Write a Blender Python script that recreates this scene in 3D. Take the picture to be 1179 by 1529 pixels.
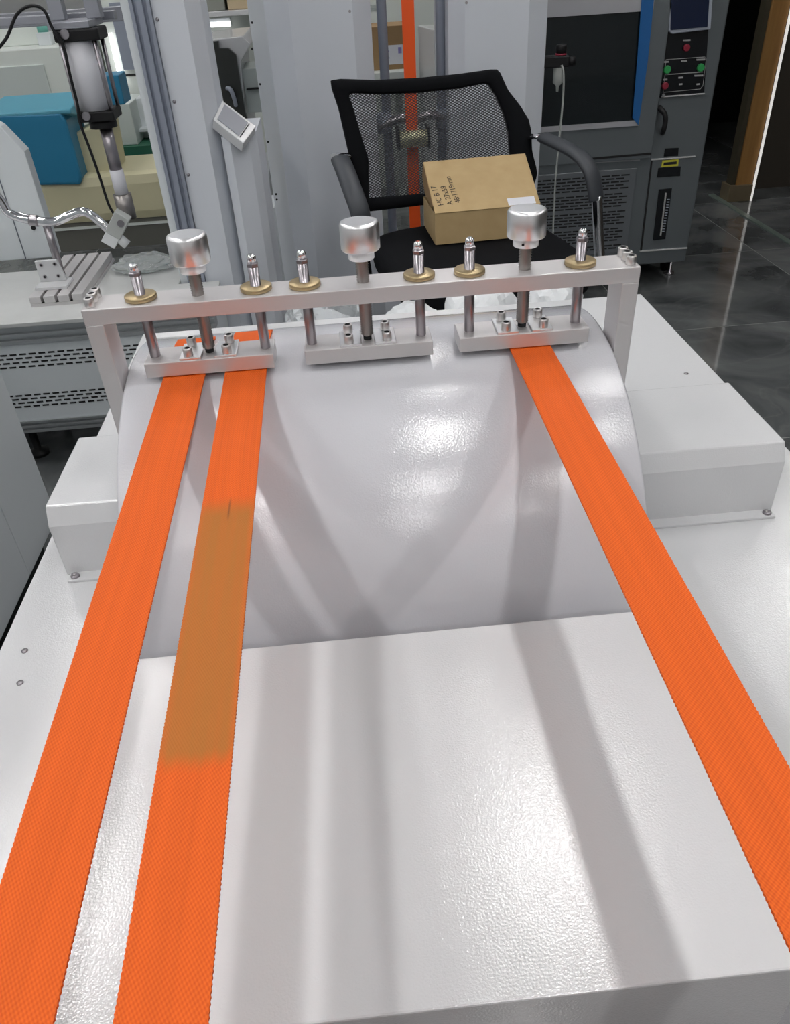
import bpy, bmesh, math, random
import numpy as np
from mathutils import Vector, Matrix
random.seed(7)
scene = bpy.context.scene
COL = scene.collection
for o in list(bpy.data.objects): bpy.data.objects.remove(o)

# ------------------------------------------------------------------ camera
HC = 1.22
F_PX = 1150.0
CX, CY = 1179/2, 1529/2
def _setup(nad=(688., 2332.), yaw=2.6):
    d = np.array([nad[0]-CX, nad[1]-CY, F_PX]); d /= np.linalg.norm(d)
    up = -d
    fw = np.array([0, 0, 1.]); fh = fw-up*(fw@up); fh /= np.linalg.norm(fh)
    rt = np.cross(fh, up)
    if rt[0] < 0: rt = -rt
    a = math.radians(yaw)
    return np.stack([math.cos(a)*rt+math.sin(a)*fh, -math.sin(a)*rt+math.cos(a)*fh, up])
RM = _setup()
cam_d = bpy.data.cameras.new('camera'); cam = bpy.data.objects.new('camera', cam_d); COL.objects.link(cam)
cam_d.sensor_fit = 'VERTICAL'; cam_d.sensor_height = 36; cam_d.sensor_width = 36
cam_d.lens = F_PX/1529*36; cam_d.clip_start = 0.01
cx, cy, cz = RM[:, 0], -RM[:, 1], -RM[:, 2]
cam.matrix_world = Matrix(((cx[0], cy[0], cz[0], 0), (cx[1], cy[1], cz[1], 0), (cx[2], cy[2], cz[2], HC), (0, 0, 0, 1)))
scene.camera = cam

# ------------------------------------------------------------------ world, exposure
w = bpy.data.worlds.new('world'); scene.world = w; w.use_nodes = True
w.node_tree.nodes['Background'].inputs[0].default_value = (0.75, 0.8, 0.9, 1)
w.node_tree.nodes['Background'].inputs[1].default_value = 0.05
scene.view_settings.view_transform = 'Standard'; scene.view_settings.look = 'None'
scene.view_settings.gamma = 1; scene.view_settings.use_curve_mapping = False
scene.view_settings.exposure = 0.0
LAMP_STRENGTH = 39.0

# ------------------------------------------------------------------ pixel -> point on a known plane
def ray(px, py): return RM @ np.array([px-CX, py-CY, F_PX])
def P(px, py, x=None, y=None, z=None):
    d = ray(px, py)
    if y is not None: t = y/d[1]
    elif z is not None: t = (z-HC)/d[2]
    else: t = x/d[0]
    p = d*t
    return Vector((p[0], p[1], p[2]+HC))

# ------------------------------------------------------------------ materials
MATS = {}
def mat(name, col, rough=0.5, metal=0.0, bump=None, spec=0.5, emit=None, alpha=None, trans=0.0, coat=0.0, noise=None, ior=None, aniso=None):
    if name in MATS: return MATS[name]
    m = bpy.data.materials.new(name); m.use_nodes = True
    nt = m.node_tree; b = nt.nodes['Principled BSDF']
    b.inputs['Base Color'].default_value = (*col, 1); b.inputs['Roughness'].default_value = rough
    b.inputs['Metallic'].default_value = metal; b.inputs['Specular IOR Level'].default_value = spec
    b.inputs['Coat Weight'].default_value = coat; b.inputs['Transmission Weight'].default_value = trans
    if ior: b.inputs['IOR'].default_value = ior
    if emit:
        b.inputs['Emission Color'].default_value = (*emit[0], 1); b.inputs['Emission Strength'].default_value = emit[1]
    tc = None
    if bump or noise:
        tc = nt.nodes.new('ShaderNodeTexCoord')
    if bump:   # (scale per metre, distance, strength[, stretch])
        n = nt.nodes.new('ShaderNodeTexNoise'); n.inputs['Scale'].default_value = bump[0]; n.inputs['Detail'].default_value = 2
        bp = nt.nodes.new('ShaderNodeBump'); bp.inputs['Distance'].default_value = bump[1]; bp.inputs['Strength'].default_value = bump[2]
        if len(bump) > 3:
            mp = nt.nodes.new('ShaderNodeMapping'); mp.inputs['Scale'].default_value = bump[3]
            nt.links.new(tc.outputs['Object'], mp.inputs[0]); nt.links.new(mp.outputs[0], n.inputs['Vector'])
        else: nt.links.new(tc.outputs['Object'], n.inputs['Vector'])
        nt.links.new(n.outputs['Fac'], bp.inputs['Height']); nt.links.new(bp.outputs['Normal'], b.inputs['Normal'])
    if noise:  # (scale, colour2)
        n = nt.nodes.new('ShaderNodeTexNoise'); n.inputs['Scale'].default_value = noise[0]; n.inputs['Detail'].default_value = 5
        mx = nt.nodes.new('ShaderNodeMix'); mx.data_type = 'RGBA'
        mx.inputs[6].default_value = (*col, 1); mx.inputs[7].default_value = (*noise[1], 1)
        rp = nt.nodes.new('ShaderNodeMapRange'); rp.inputs[1].default_value = 0.35; rp.inputs[2].default_value = 0.7
        if len(noise) > 2:
            mp = nt.nodes.new('ShaderNodeMapping'); mp.inputs['Scale'].default_value = noise[2]
            nt.links.new(tc.outputs['Object'], mp.inputs[0]); nt.links.new(mp.outputs[0], n.inputs['Vector'])
        else: nt.links.new(tc.outputs['Object'], n.inputs['Vector'])
        nt.links.new(n.outputs['Fac'], rp.inputs[0]); nt.links.new(rp.outputs[0], mx.inputs[0]); nt.links.new(mx.outputs[2], b.inputs['Base Color'])
    MATS[name] = m
    return m

WHITE = mat('white_powder_coat', (0.63, 0.63, 0.665), 0.06, bump=(700, 0.00029, 0.6), spec=0.75)
WHITE2 = mat('white_powder_coat_bright', (0.655, 0.66, 0.67), 0.06, bump=(700, 0.00029, 0.6), spec=0.75)
PANEL = mat('light_grey_panel', (0.68, 0.72, 0.74), 0.4, bump=(300, 0.0004, 0.2))
PANELG = mat('grey_green_panel', (0.55, 0.60, 0.58), 0.45)
COLW = mat('column_grey_white', (0.66, 0.69, 0.74), 0.4, bump=(300, 0.0004, 0.2))
ALU = mat('brushed_aluminium', (0.68, 0.66, 0.66), 0.45, 0.65, bump=(40, 0.0004, 0.25, (1, 30, 30)))
ALU2 = mat('turned_aluminium', (0.86, 0.86, 0.87), 0.33, 1.0, bump=(60, 0.0003, 0.2, (1, 1, 20)))
STEEL = mat('steel', (0.40, 0.375, 0.395), 0.28, 1.0)
STEELD = mat('threaded_steel', (0.36, 0.335, 0.32), 0.35, 1.0)
SCREWM = mat('bright_screw_steel', (0.72, 0.70, 0.69), 0.3, 0.9)
CHROME = mat('chrome', (0.8, 0.8, 0.82), 0.1, 1.0)
BRASS = mat('brass', (0.52, 0.41, 0.24), 0.42, 1.0)
BLACK = mat('black_plastic', (0.009, 0.009, 0.010), 0.5, spec=0.3)
BLACKG = mat('black_gloss', (0.006, 0.007, 0.009), 0.12)
FABRIC = mat('black_fabric', (0.006, 0.0065, 0.008), 0.9, bump=(900, 0.001, 0.5), spec=0.12)
RUBBER = mat('dark_grey_rubber', (0.045, 0.05, 0.058), 0.5)
HOLE = mat('dark_slot', (0.01, 0.01, 0.011), 0.8)
EXTR = mat('blue_grey_extrusion', (0.30, 0.33, 0.40), 0.45, 0.3)
EXTRD = mat('extrusion_groove', (0.13, 0.145, 0.18), 0.5, 0.2)
ROD = mat('blue_grey_rod', (0.33, 0.36, 0.43), 0.4, 0.2)
CARD = mat('cardboard', (0.50, 0.36, 0.18), 0.75, noise=(25, (0.46, 0.325, 0.155)))
CARDD = mat('brown_cardboard', (0.33, 0.21, 0.10), 0.8)
INK = mat('black_ink', (0.04, 0.03, 0.02), 0.7)
BLUE = mat('blue_paint', (0.02, 0.20, 0.36), 0.4)
CREAM = mat('cream_vinyl', (0.62, 0.58, 0.38), 0.5)
OFFW = mat('offwhite_paint', (0.70, 0.74, 0.70), 0.5)
CHAMB = mat('dark_stainless', (0.23, 0.255, 0.27), 0.36, 0.75, bump=(30, 0.0003, 0.15, (20, 20, 1)))
CHAMBD = mat('dark_stainless_vent', (0.24, 0.26, 0.28), 0.4, 0.7)
GLASSD = mat('dark_window_glass', (0.008, 0.012, 0.014), 0.06)
FILM = mat('blue_film', (0.015, 0.11, 0.32), 0.35)
SCREENB = mat('dark_blue_screen', (0.008, 0.014, 0.04), 0.1)
BEZEL = mat('grey_bezel', (0.33, 0.36, 0.42), 0.4)
GREEN = mat('green_button', (0.03, 0.30, 0.08), 0.35)
RED = mat('red_button', (0.25, 0.02, 0.04), 0.35)
YELLOW = mat('yellow_label', (0.55, 0.52, 0.05), 0.5)
PRINT = mat('white_print', (0.36, 0.36, 0.36), 0.5)
TRIM = mat('bright_trim', (0.6, 0.6, 0.6), 0.35, 0.2)
PAPER = mat('white_paper_label', (0.72, 0.73, 0.78), 0.6)
LILAC = mat('lilac_print', (0.25, 0.22, 0.5), 0.6)
WOOD = mat('door_wood', (0.33, 0.17, 0.05), 0.45, noise=(6, (0.25, 0.12, 0.035), (6, 6, 0.6)))
DARKW = mat('dark_brown_wall', (0.045, 0.038, 0.030), 0.35)
DARKB = mat('near_black_wall', (0.006, 0.007, 0.006), 0.5)
BRONZE = mat('bronze_plinth', (0.20, 0.16, 0.10), 0.35, 0.4)
LED = mat('led_strip', (0.9, 0.9, 0.9), 0.5, emit=((1, 0.97, 0.92), 0.55))
TUBE = mat('lit_tube', (0.9, 0.9, 0.9), 0.5, emit=((1, 1, 1), 2.5))
LAMP = mat('lamp_diffuser', (0.9, 0.9, 0.9), 0.5, emit=((1.0, 0.985, 0.97), LAMP_STRENGTH))
WALLM = mat('wall_paint', (0.62, 0.63, 0.63), 0.8)
CEILM = mat('ceiling_paint', (0.75, 0.76, 0.80), 0.9)
GROUT = mat('grout', (0.28, 0.29, 0.28), 0.8)
CLEARP = mat('clear_plastic_film', (0.85, 0.88, 0.88), 0.18, trans=0.75, ior=1.15)
WHITEP = mat('white_plastic_film', (0.72, 0.74, 0.75), 0.3)
TRACK = mat('track_metal', (0.19, 0.24, 0.21), 0.3, 0.2)
GLASSB = mat('clear_bowl', (0.75, 0.78, 0.75), 0.15, trans=0.6, ior=1.3)
OLIVE = mat('olive_metal', (0.55, 0.54, 0.34), 0.35, 0.6)
GREENF = mat('green_worktop', (0.02, 0.12, 0.07), 0.5)
MINT = mat('mint_plastic', (0.15, 0.45, 0.38), 0.5)
SMOKE = mat('smoky_door', (0.03, 0.033, 0.03), 0.2)
CYLW = mat('cylinder_barrel', (0.72, 0.72, 0.76), 0.4, 0.0)

def strap_mat(name, y0, x0, stain=None):
    m = bpy.data.materials.new(name); m.use_nodes = True
    nt = m.node_tree; N = nt.nodes; L = nt.links; b = N['Principled BSDF']
    tc = N.new('ShaderNodeTexCoord'); sp = N.new('ShaderNodeSeparateXYZ'); L.new(tc.outputs['Object'], sp.inputs[0])
    def mth(op, a, c=None):
        n = N.new('ShaderNodeMath'); n.operation = op
        for i, v in enumerate((a, c)):
            if v is None: continue
            if isinstance(v, (int, float)): n.inputs[i].default_value = v
            else: L.new(v, n.inputs[i])
        return n.outputs[0]
    x, y = sp.outputs[0], sp.outputs[1]
    ax = mth('MULTIPLY', mth('ABSOLUTE', x), 1.0)
    # twill ribs: zigzag rows across the width
    u = mth('SINE', mth('MULTIPLY', mth('ADD', y, mth('MULTIPLY', x, 0.45)), 2*math.pi/0.0026))
    v = mth('SINE', mth('MULTIPLY', x, 2*math.pi/0.0019))
    h = mth('MULTIPLY', mth('ADD', mth('MULTIPLY', u, v), 1.0), 0.5)
    bp = N.new('ShaderNodeBump'); bp.inputs['Distance'].default_value = 0.0004; bp.inputs['Strength'].default_value = 0.45
    L.new(h, bp.inputs['Height']); L.new(bp.outputs[0], b.inputs['Normal'])
    mx = N.new('ShaderNodeMix'); mx.data_type = 'RGBA'; L.new(h, mx.inputs[0])
    mx.inputs[6].default_value = (0.70, 0.092, 0.006, 1); mx.inputs[7].default_value = (0.86, 0.15, 0.013, 1)
    out = mx.outputs[2]
    # long faint stripes along the webbing
    ns = N.new('ShaderNodeTexNoise'); mp = N.new('ShaderNodeMapping'); mp.inputs['Scale'].default_value = (220, 3, 1)
    L.new(tc.outputs['Object'], mp.inputs[0]); L.new(mp.outputs[0], ns.inputs['Vector']); ns.inputs['Scale'].default_value = 1.0
    m2 = N.new('ShaderNodeMix'); m2.data_type = 'RGBA'; m2.blend_type = 'MULTIPLY'; m2.inputs[0].default_value = 0.2
    cr = N.new('ShaderNodeMapRange'); cr.inputs[1].default_value = 0.3; cr.inputs[2].default_value = 0.65; cr.inputs[3].default_value = 0.6; cr.inputs[4].default_value = 1.0
    L.new(ns.outputs['Fac'], cr.inputs[0]); L.new(out, m2.inputs[6]); L.new(cr.outputs[0], m2.inputs[7]); out = m2.outputs[2]
    if stain:
        n2 = N.new('ShaderNodeTexNoise'); mp2 = N.new('ShaderNodeMapping'); mp2.inputs['Scale'].default_value = (160, 9, 1)
        L.new(tc.outputs['Object'], mp2.inputs[0]); L.new(mp2.outputs[0], n2.inputs['Vector']); n2.inputs['Scale'].default_value = 1
        wob = mth('MULTIPLY', mth('SUBTRACT', n2.outputs['Fac'], 0.5), 0.007)
        yy = mth('ADD', y, wob)
        def sstep(a, c, s):
            n = N.new('ShaderNodeMapRange'); n.interpolation_type = 'SMOOTHSTEP'; n.inputs[1].default_value = a; n.inputs[2].default_value = c
            L.new(s, n.inputs[0]); return n.outputs[0]
        f = mth('MULTIPLY', sstep(stain[0]-y0-.007, stain[0]-y0+.007, yy), mth('SUBTRACT', 1.0, sstep(stain[1]-y0-.012, stain[1]-y0+.012, yy)))
        f = mth('MULTIPLY', f, mth('ADD', 0.7, mth('MULTIPLY', n2.outputs['Fac'], 0.45)))
        edge = mth('SUBTRACT', 1.0, mth('MULTIPLY', sstep(0.0135, 0.0172, ax), 0.3))
        f = mth('MULTIPLY', f, edge)
        f = mth('MINIMUM', f, 1.0)
        m3 = N.new('ShaderNodeMix'); m3.data_type = 'RGBA'; L.new(f, m3.inputs[0]); L.new(out, m3.inputs[6])
        m3.inputs[7].default_value = (0.45, 0.155, 0.025, 1); out = m3.outputs[2]
        # dark melted fleck
        fx = mth('SUBTRACT', 1.0, sstep(0.0, 0.0012, mth('ABSOLUTE', mth('SUBTRACT', x, 0.001))))
        fy = mth('SUBTRACT', 1.0, sstep(0.004, 0.014, mth('ABSOLUTE', mth('SUBTRACT', y, stain[1]-y0-.004))))
        m4 = N.new('ShaderNodeMix'); m4.data_type = 'RGBA'; L.new(mth('MULTIPLY', mth('MULTIPLY', fx, fy), 0.6), m4.inputs[0]); L.new(out, m4.inputs[6])
        m4.inputs[7].default_value = (0.12, 0.05, 0.02, 1); out = m4.outputs[2]
    L.new(out, b.inputs['Base Color']); b.inputs['Roughness'].default_value = 0.65; b.inputs['Specular IOR Level'].default_value = 0.3
    return m

def marble():
    m = bpy.data.materials.new('dark_marble_tile'); m.use_nodes = True
    nt = m.node_tree; N = nt.nodes; L = nt.links; b = N['Principled BSDF']
    g = N.new('ShaderNodeNewGeometry'); oi = N.new('ShaderNodeObjectInfo')
    vm = N.new('ShaderNodeVectorMath'); vm.operation = 'ADD'
    sc = N.new('ShaderNodeMath'); sc.operation = 'MULTIPLY'; sc.inputs[1].default_value = 37.0
    L.new(oi.outputs['Random'], sc.inputs[0]); L.new(g.outputs['Position'], vm.inputs[0]); L.new(sc.outputs[0], vm.inputs[1])
    n1 = N.new('ShaderNodeTexNoise'); n1.inputs['Scale'].default_value = 2.6; n1.inputs['Detail'].default_value = 8; n1.inputs['Distortion'].default_value = 1.2
    L.new(vm.outputs[0], n1.inputs['Vector'])
    r1 = N.new('ShaderNodeValToRGB'); e = r1.color_ramp.elements
    e[0].position = 0.3; e[0].color = (0.048, 0.053, 0.057, 1); e[1].position = 0.75; e[1].color = (0.21, 0.22, 0.22, 1)
    L.new(n1.outputs['Fac'], r1.inputs[0])
    n2 = N.new('ShaderNodeTexNoise'); n2.inputs['Scale'].default_value = 1.6; n2.inputs['Detail'].default_value = 5; n2.inputs['Distortion'].default_value = 1.0
    L.new(vm.outputs[0], n2.inputs['Vector'])
    r2 = N.new('ShaderNodeValToRGB'); e = r2.color_ramp.elements
    e[0].position = 0.485; e[0].color = (0, 0, 0, 1); e[1].position = 0.5; e[1].color = (1, 1, 1, 1); x = e.new(0.515); x.color = (0, 0, 0, 1)
    L.new(n2.outputs['Fac'], r2.inputs[0])
    mx = N.new('ShaderNodeMix'); mx.data_type = 'RGBA'; mf = N.new('ShaderNodeMath'); mf.operation = 'MULTIPLY'; mf.inputs[1].default_value = 0.16
    L.new(r2.outputs[0], mf.inputs[0]); L.new(mf.outputs[0], mx.inputs[0]); L.new(r1.outputs[0], mx.inputs[6]); mx.inputs[7].default_value = (0.24, 0.245, 0.24, 1)
    L.new(mx.outputs[2], b.inputs['Base Color']); b.inputs['Roughness'].default_value = 0.06
    n3 = N.new('ShaderNodeTexNoise'); n3.inputs['Scale'].default_value = 14; L.new(vm.outputs[0], n3.inputs['Vector'])
    bp = N.new('ShaderNodeBump'); bp.inputs['Distance'].default_value = 0.0005; bp.inputs['Strength'].default_value = 0.5
    L.new(n3.outputs['Fac'], bp.inputs['Height']); L.new(bp.outputs[0], b.inputs['Normal'])
    return m

# ------------------------------------------------------------------ mesh builder
class MB:
    def __init__(s): s.v = []; s.f = []; s.sm = []
    def add(s, vs, fs, smooth=False):
        n = len(s.v); s.v += [Vector(p) for p in vs]; s.f += [tuple(n+i for i in f) for f in fs]; s.sm += [smooth]*len(fs); return s
    def box(s, x0, x1, y0, y1, z0, z1, M=None, c=0.0):
        if x0 > x1: x0, x1 = x1, x0
        if y0 > y1: y0, y1 = y1, y0
        if z0 > z1: z0, z1 = z1, z0
        if c > 0:
            bm = bmesh.new(); bmesh.ops.create_cube(bm, size=1)
            bmesh.ops.scale(bm, vec=(x1-x0, y1-y0, z1-z0), verts=bm.verts)
            bmesh.ops.translate(bm, vec=((x0+x1)/2, (y0+y1)/2, (z0+z1)/2), verts=bm.verts)
            bmesh.ops.bevel(bm, geom=bm.edges[:], offset=c, segments=2, affect='EDGES', profile=0.6)
            bm.verts.ensure_lookup_table(); bm.verts.index_update()
            vs = [v.co.copy() for v in bm.verts]; fs = [[v.index for v in f.verts] for f in bm.faces]; bm.free()
        else:
            vs = [Vector(p) for p in ((x0,y0,z0),(x1,y0,z0),(x1,y1,z0),(x0,y1,z0),(x0,y0,z1),(x1,y0,z1),(x1,y1,z1),(x0,y1,z1))]
            fs = [(0,3,2,1),(4,5,6,7),(0,1,5,4),(1,2,6,5),(2,3,7,6),(3,0,4,7)]
        if M is not None: vs = [M @ v for v in vs]
        return s.add(vs, fs)
    def lathe(s, prof, o, axis=(0,0,1), n=24, smooth=True, ridge=None):
        # prof: list of (r, h) along the axis; capped where r > 0 at the ends
        a = Vector(axis).normalized(); t = Vector((1,0,0)) if abs(a.x) < .9 else Vector((0,1,0))
        u = a.cross(t).normalized(); v = a.cross(u); o = Vector(o)
        vs = []; fs = []
        for r, h in prof:
            for k in range(n):
                q = 2*math.pi*k/n; vs.append(o+a*h+(u*math.cos(q)+v*math.sin(q))*r)
        for i in range(len(prof)-1):
            for k in range(n):
                k2 = (k+1) % n; fs.append((i*n+k, i*n+k2, (i+1)*n+k2, (i+1)*n+k))
        s.add(vs, fs, smooth)
        m = len(s.v)-len(vs)
        s.f.append(tuple(m+k for k in reversed(range(n)))); s.sm.append(False)
        s.f.append(tuple(m+(len(prof)-1)*n+k for k in range(n))); s.sm.append(False)
        return s
    def cyl(s, p0, p1, r, n=16, smooth=True, c=0.0):
        p0 = Vector(p0); p1 = Vector(p1); h = (p1-p0).length
        pr = [(r, 0), (r, h)] if not c else [(r-c, 0), (r, c), (r, h-c), (r-c, h)]
        return s.lathe(pr, p0, p1-p0, n, smooth)
    def tube(s, pts, r, n=10, sub=6, radii=None):
        pts = [Vector(p) for p in pts]
        if sub > 1 and len(pts) > 2:
            q = []
            for i in range(len(pts)-1):
                a = pts[max(i-1, 0)]; b = pts[i]; c = pts[i+1]; d = pts[min(i+2, len(pts)-1)]
                for k in range(sub):
                    t = k/sub
                    q.append(0.5*((2*b)+(c-a)*t+(2*a-5*b+4*c-d)*t*t+(3*b-a-3*c+d)*t**3))
            q.append(pts[-1]); pts = q
        vs = []; fs = []; up = None
        for i, p in enumerate(pts):
            d = (pts[min(i+1, len(pts)-1)]-pts[max(i-1, 0)]).normalized()
            if up is None:
                up = Vector((0,0,1)) if abs(d.z) < .9 else Vector((1,0,0))
            u = (up-d*up.dot(d)).normalized(); up = u; v = d.cross(u)
            rr = r if not callable(r) else r(i/(len(pts)-1))
            ru, rv = (rr if isinstance(rr, tuple) else (rr, rr))
            for k in range(n):
                a = 2*math.pi*k/n; vs.append(p+u*math.cos(a)*ru+v*math.sin(a)*rv)
        for i in range(len(pts)-1):
            for k in range(n):
                k2 = (k+1) % n; fs.append((i*n+k, i*n+k2, (i+1)*n+k2, (i+1)*n+k))
        s.add(vs, fs, True); m = len(s.v)-len(vs)
        s.f.append(tuple(m+k for k in reversed(range(n)))); s.sm.append(False)
        s.f.append(tuple(m+(len(pts)-1)*n+k for k in range(n))); s.sm.append(False)
        return s
    def prism(s, poly, vec):
        # poly: 3-D points, extruded by vec
        n = len(poly); vec = Vector(vec); a = [Vector(p) for p in poly]; b = [p+vec for p in a]
        fs = [tuple(range(n)), tuple(reversed(range(n, 2*n)))]
        fs += [(i, i+n, (i+1) % n+n, (i+1) % n) for i in range(n)]
        return s.add(a+b, fs)
    def build(s, name, m, parent=None, bevel=0.0, seg=2, origin=None):
        me = bpy.data.meshes.new(name)
        if parent is not None:
            off = world_loc(parent)
        elif origin is not None: off = Vector(origin)
        else:
            xs = [v.x for v in s.v]; ys = [v.y for v in s.v]; zs = [v.z for v in s.v]
            off = Vector(((min(xs)+max(xs))/2, (min(ys)+max(ys))/2, min(zs)))
        bm = bmesh.new()
        bv = [bm.verts.new(v-off) for v in s.v]
        for f, smo in zip(s.f, s.sm):
            try:
                ff = bm.faces.new([bv[i] for i in f]); ff.smooth = smo
            except ValueError: pass
        bmesh.ops.recalc_face_normals(bm, faces=bm.faces)
        if bevel:
            es = [e for e in bm.edges if len(e.link_faces) == 2 and e.calc_face_angle(0) > 0.6]
            bmesh.ops.bevel(bm, geom=es, offset=bevel, segments=seg, affect='EDGES', profile=0.5, clamp_overlap=True)
        bm.to_mesh(me); bm.free()
        me.materials.append(m)
        o = bpy.data.objects.new(name, me); COL.objects.link(o)
        if parent is not None: o.parent = parent
        else: o.location = off
        return o
def world_loc(o):
    v = Vector((0,0,0))
    while o is not None: v = v+Vector(o.location); o = o.parent
    return v
def thing(name, label, cat, loc, group=None, kind=None):
    o = bpy.data.objects.new(name, None); COL.objects.link(o); o.location = loc; o.empty_display_size = 0.05
    return tag(o, label, cat, group, kind)
def tag(o, label=None, cat=None, group=None, kind=None):
    if label: o['label'] = label
    if cat: o['category'] = cat
    if group: o['group'] = group
    if kind: o['kind'] = kind
    return o
def struct(o): o['kind'] = 'structure'; return o
def part_empty(name, parent, loc):
    o = bpy.data.objects.new(name, None); COL.objects.link(o); o.parent = parent; o.location = Vector(loc)-world_loc(parent); return o
def dup(o, parent, delta=(0,0,0)):
    c = o.copy(); COL.objects.link(c); c.parent = parent; c.location = Vector(o.location)+Vector(delta)
    for ch in list(o.children): dup(ch, c)
    return c
def socket_screw(name, p, r, h, parent, m=None, axis=(0,0,1)):
    mb = MB(); mb.lathe([(r*.96, 0), (r, h*.08), (r, h*.9), (r*.9, h), (r*.58, h), (r*.5, h*.55)], p, axis, 16)
    o = mb.build(name, m or STEEL, parent); o.data.materials.append(HOLE)
    for p_ in list(o.data.polygons)[64:80]+[o.data.polygons[-1]]: p_.material_index = 1
    return o

# ------------------------------------------------------------------ the room
X0, X1, Y0, Y1, ZC = -3.7, 4.3, -3.0, 8.0, 2.85
fl = struct(MB().box(X0, X1, Y0, Y1, -0.06, -0.0012).build('floor', GROUT))
MARB = marble()
T = 0.8
tm = MB().box(-T/2+.0024, T/2-.0024, -T/2+.0024, T/2-.0024, -0.0012, 0.0, c=0.0005).build('tile', MARB, fl)
tm.data.transform(Matrix.Translation(world_loc(fl)))
first = True
for i in range(-7, 4):
    for j in range(-8, 6):
        x = 1.9+i*T+T/2; y = 3.46+j*T+T/2
        if x-T/2 < X0-.01 or x+T/2 > X1+.01 or y-T/2 < Y0-.01 or y+T/2 > Y1+.01: continue
        o = tm if first else tm.copy()
        if not first: COL.objects.link(o); o.parent = fl
        first = False
        o.location = Vector((x, y, 0))-world_loc(fl)
struct(MB().box(X0, X1, Y0, Y1, ZC, ZC+.08).build('ceiling', CEILM))
struct(MB().box(X0-.1, X0, Y0, Y1, 0, ZC).build('wall_left', WALLM))
struct(MB().box(X1, X1+.1, Y0, Y1, 0, ZC).build('wall_right', DARKW))
struct(MB().box(X0, 1.75, Y1-.1, Y1, 0, ZC).build('wall_back', WALLM))
struct(MB().box(1.75, X1, 6.35, 6.45, 0, ZC).build('wall_back_dark', DARKB))
struct(MB().box(X0, X1, Y0-.1, Y0, 0, ZC).build('wall_front', WALLM))
struct(MB().box(1.68, 1.76, 4.9, Y1-.1, 0, ZC).build('wall_divider', DARKB))
# glazed-partition track in the floor and the wooden door post with its lit edge
struct(MB().box(2.085, 2.115, 1.2, 4.42, 0.0, 0.006).build('trim_1', TRACK))
dp = struct(bpy.data.objects.new('door_1', None)); COL.objects.link(dp); dp.location = (2.2, 4.25, 0)
a = P(1101, 277, y=4.26); b = P(1128, 277, y=4.26)
MB().box(2.155, 2.245, 4.26, 4.34, 0.0, 2.4).build('frame_post', WOOD, dp, bevel=.003)
MB().box(2.115, 2.246, 4.248, 4.35, 0.0, 0.085).build('plinth', BRONZE, dp, bevel=.003)
MB().box(2.247, 2.257, 4.248, 4.259, 0.0, 2.4).build('light_strip', LED, dp)
MB().box(2.130, 2.154, 4.27, 4.33, 0.0, 2.4).build('inner_jamb', mat('olive_wood', (.05, .043, .026), .4), dp)
struct(MB().box(2.257, X1, 4.47, 4.55, 0, ZC).build('wall_recess', DARKW))

# ceiling lamps (above the frame, they light the room)
lp = thing('ceiling_lamp', 'slim white LED lamp fixed in a row under the ceiling', 'lamp', (0, 0, ZC-.04), 'ceiling lamps in rows')
MB().box(-.065, .065, -.29, .29, ZC-.04, ZC).build('housing', PANEL, lp, bevel=.004)
MB().box(-.05, .05, -.27, .27, ZC-.046, ZC-.0395).build('diffuser', LAMP, lp)
fl_first = True
for x in (-2.7, -1.1, 0.52, 2.1):
    for y in (-2.2, -1.0, 0.2, 1.4, 2.6, 3.8, 5.2):
        if x > 2 and y > 3.5: continue
        if fl_first: o = lp; fl_first = False
        else:
            o = lp.copy(); COL.objects.link(o)
            for ch in lp.children:
                c = ch.copy(); COL.objects.link(c); c.parent = o
        o.location = (x, y, ZC-.04)

# ------------------------------------------------------------------ the abrasion tester
YA, ZA, RD = 0.649, 0.736, 0.203
XL, XR = -0.1945, 0.2235
ZT = 0.759
tst = thing('abrasion_tester', 'white webbing abrasion tester with wide drum and three-clamp aluminium frame', 'machine', (0.07, 0.65, 0))
tx0, tx1, ty0, ty1 = -.318, .461, .165, 1.15
sx0, sx1, sy0, sy1 = XL-.012, XR+.012, .435, .866
t = MB()
t.box(tx0, sx0, ty0, ty1, ZT-.014, ZT); t.box(sx1, tx1, ty0, ty1, ZT-.014, ZT)
t.box(sx0, sx1, ty0, sy0, ZT-.014, ZT); t.box(sx0, sx1, sy1, ty1, ZT-.014, ZT)
tt = t.build('tabletop', WHITE2, tst)
for q in ((37, 972), (30, 1020), (1024, 558)):
    p = P(*q, z=ZT); MB().lathe([(.0028, 0), (.0028, .0008), (.001, .0012)], p, n=10).build('screw', STEEL, tt)
b = MB()
b.box(tx0+.006, tx0+.012, ty0+.006, ty1-.006, .08, ZT-.014); b.box(tx1-.012, tx1-.006, ty0+.006, ty1-.006, .08, ZT-.014)
b.box(tx0+.006, tx1-.006, ty0+.004, ty0+.010, .08, ZT-.014); b.box(tx0+.006, tx1-.006, ty1-.012, ty1-.006, .08, ZT-.014)
b.box(tx0+.006, tx1-.006, ty0+.006, ty1-.006, .08, .09)
b.build('body', WHITE, tst)
for sx in (tx0+.06, tx1-.06):
    for sy in (ty0+.06, ty1-.06):
        MB().lathe([(.03, 0), (.03, .012), (.012, .02), (.012, .08)], (sx, sy, 0)).build('foot', BLACK, tst)
MB().box(tx0+.05, tx1-.02, ty1-.006, ty1+.42, .575, .59).build('rear_shelf', WHITE, tst)
# front cover box
bz = 0.790
fL, fR = P(195, 985, z=bz), P(945, 912, z=bz)
fyb = (fL.y+fR.y)/2; fyf = P(1000, 1468, z=bz).y
print('cover box', fL, fR, fyb, fyf)
MB().box(fL.x-.002, fR.x+.004, fyf, fyb, ty0*0+.10, bz).build('front_cover', WHITE2, tst, bevel=.0012)
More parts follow.
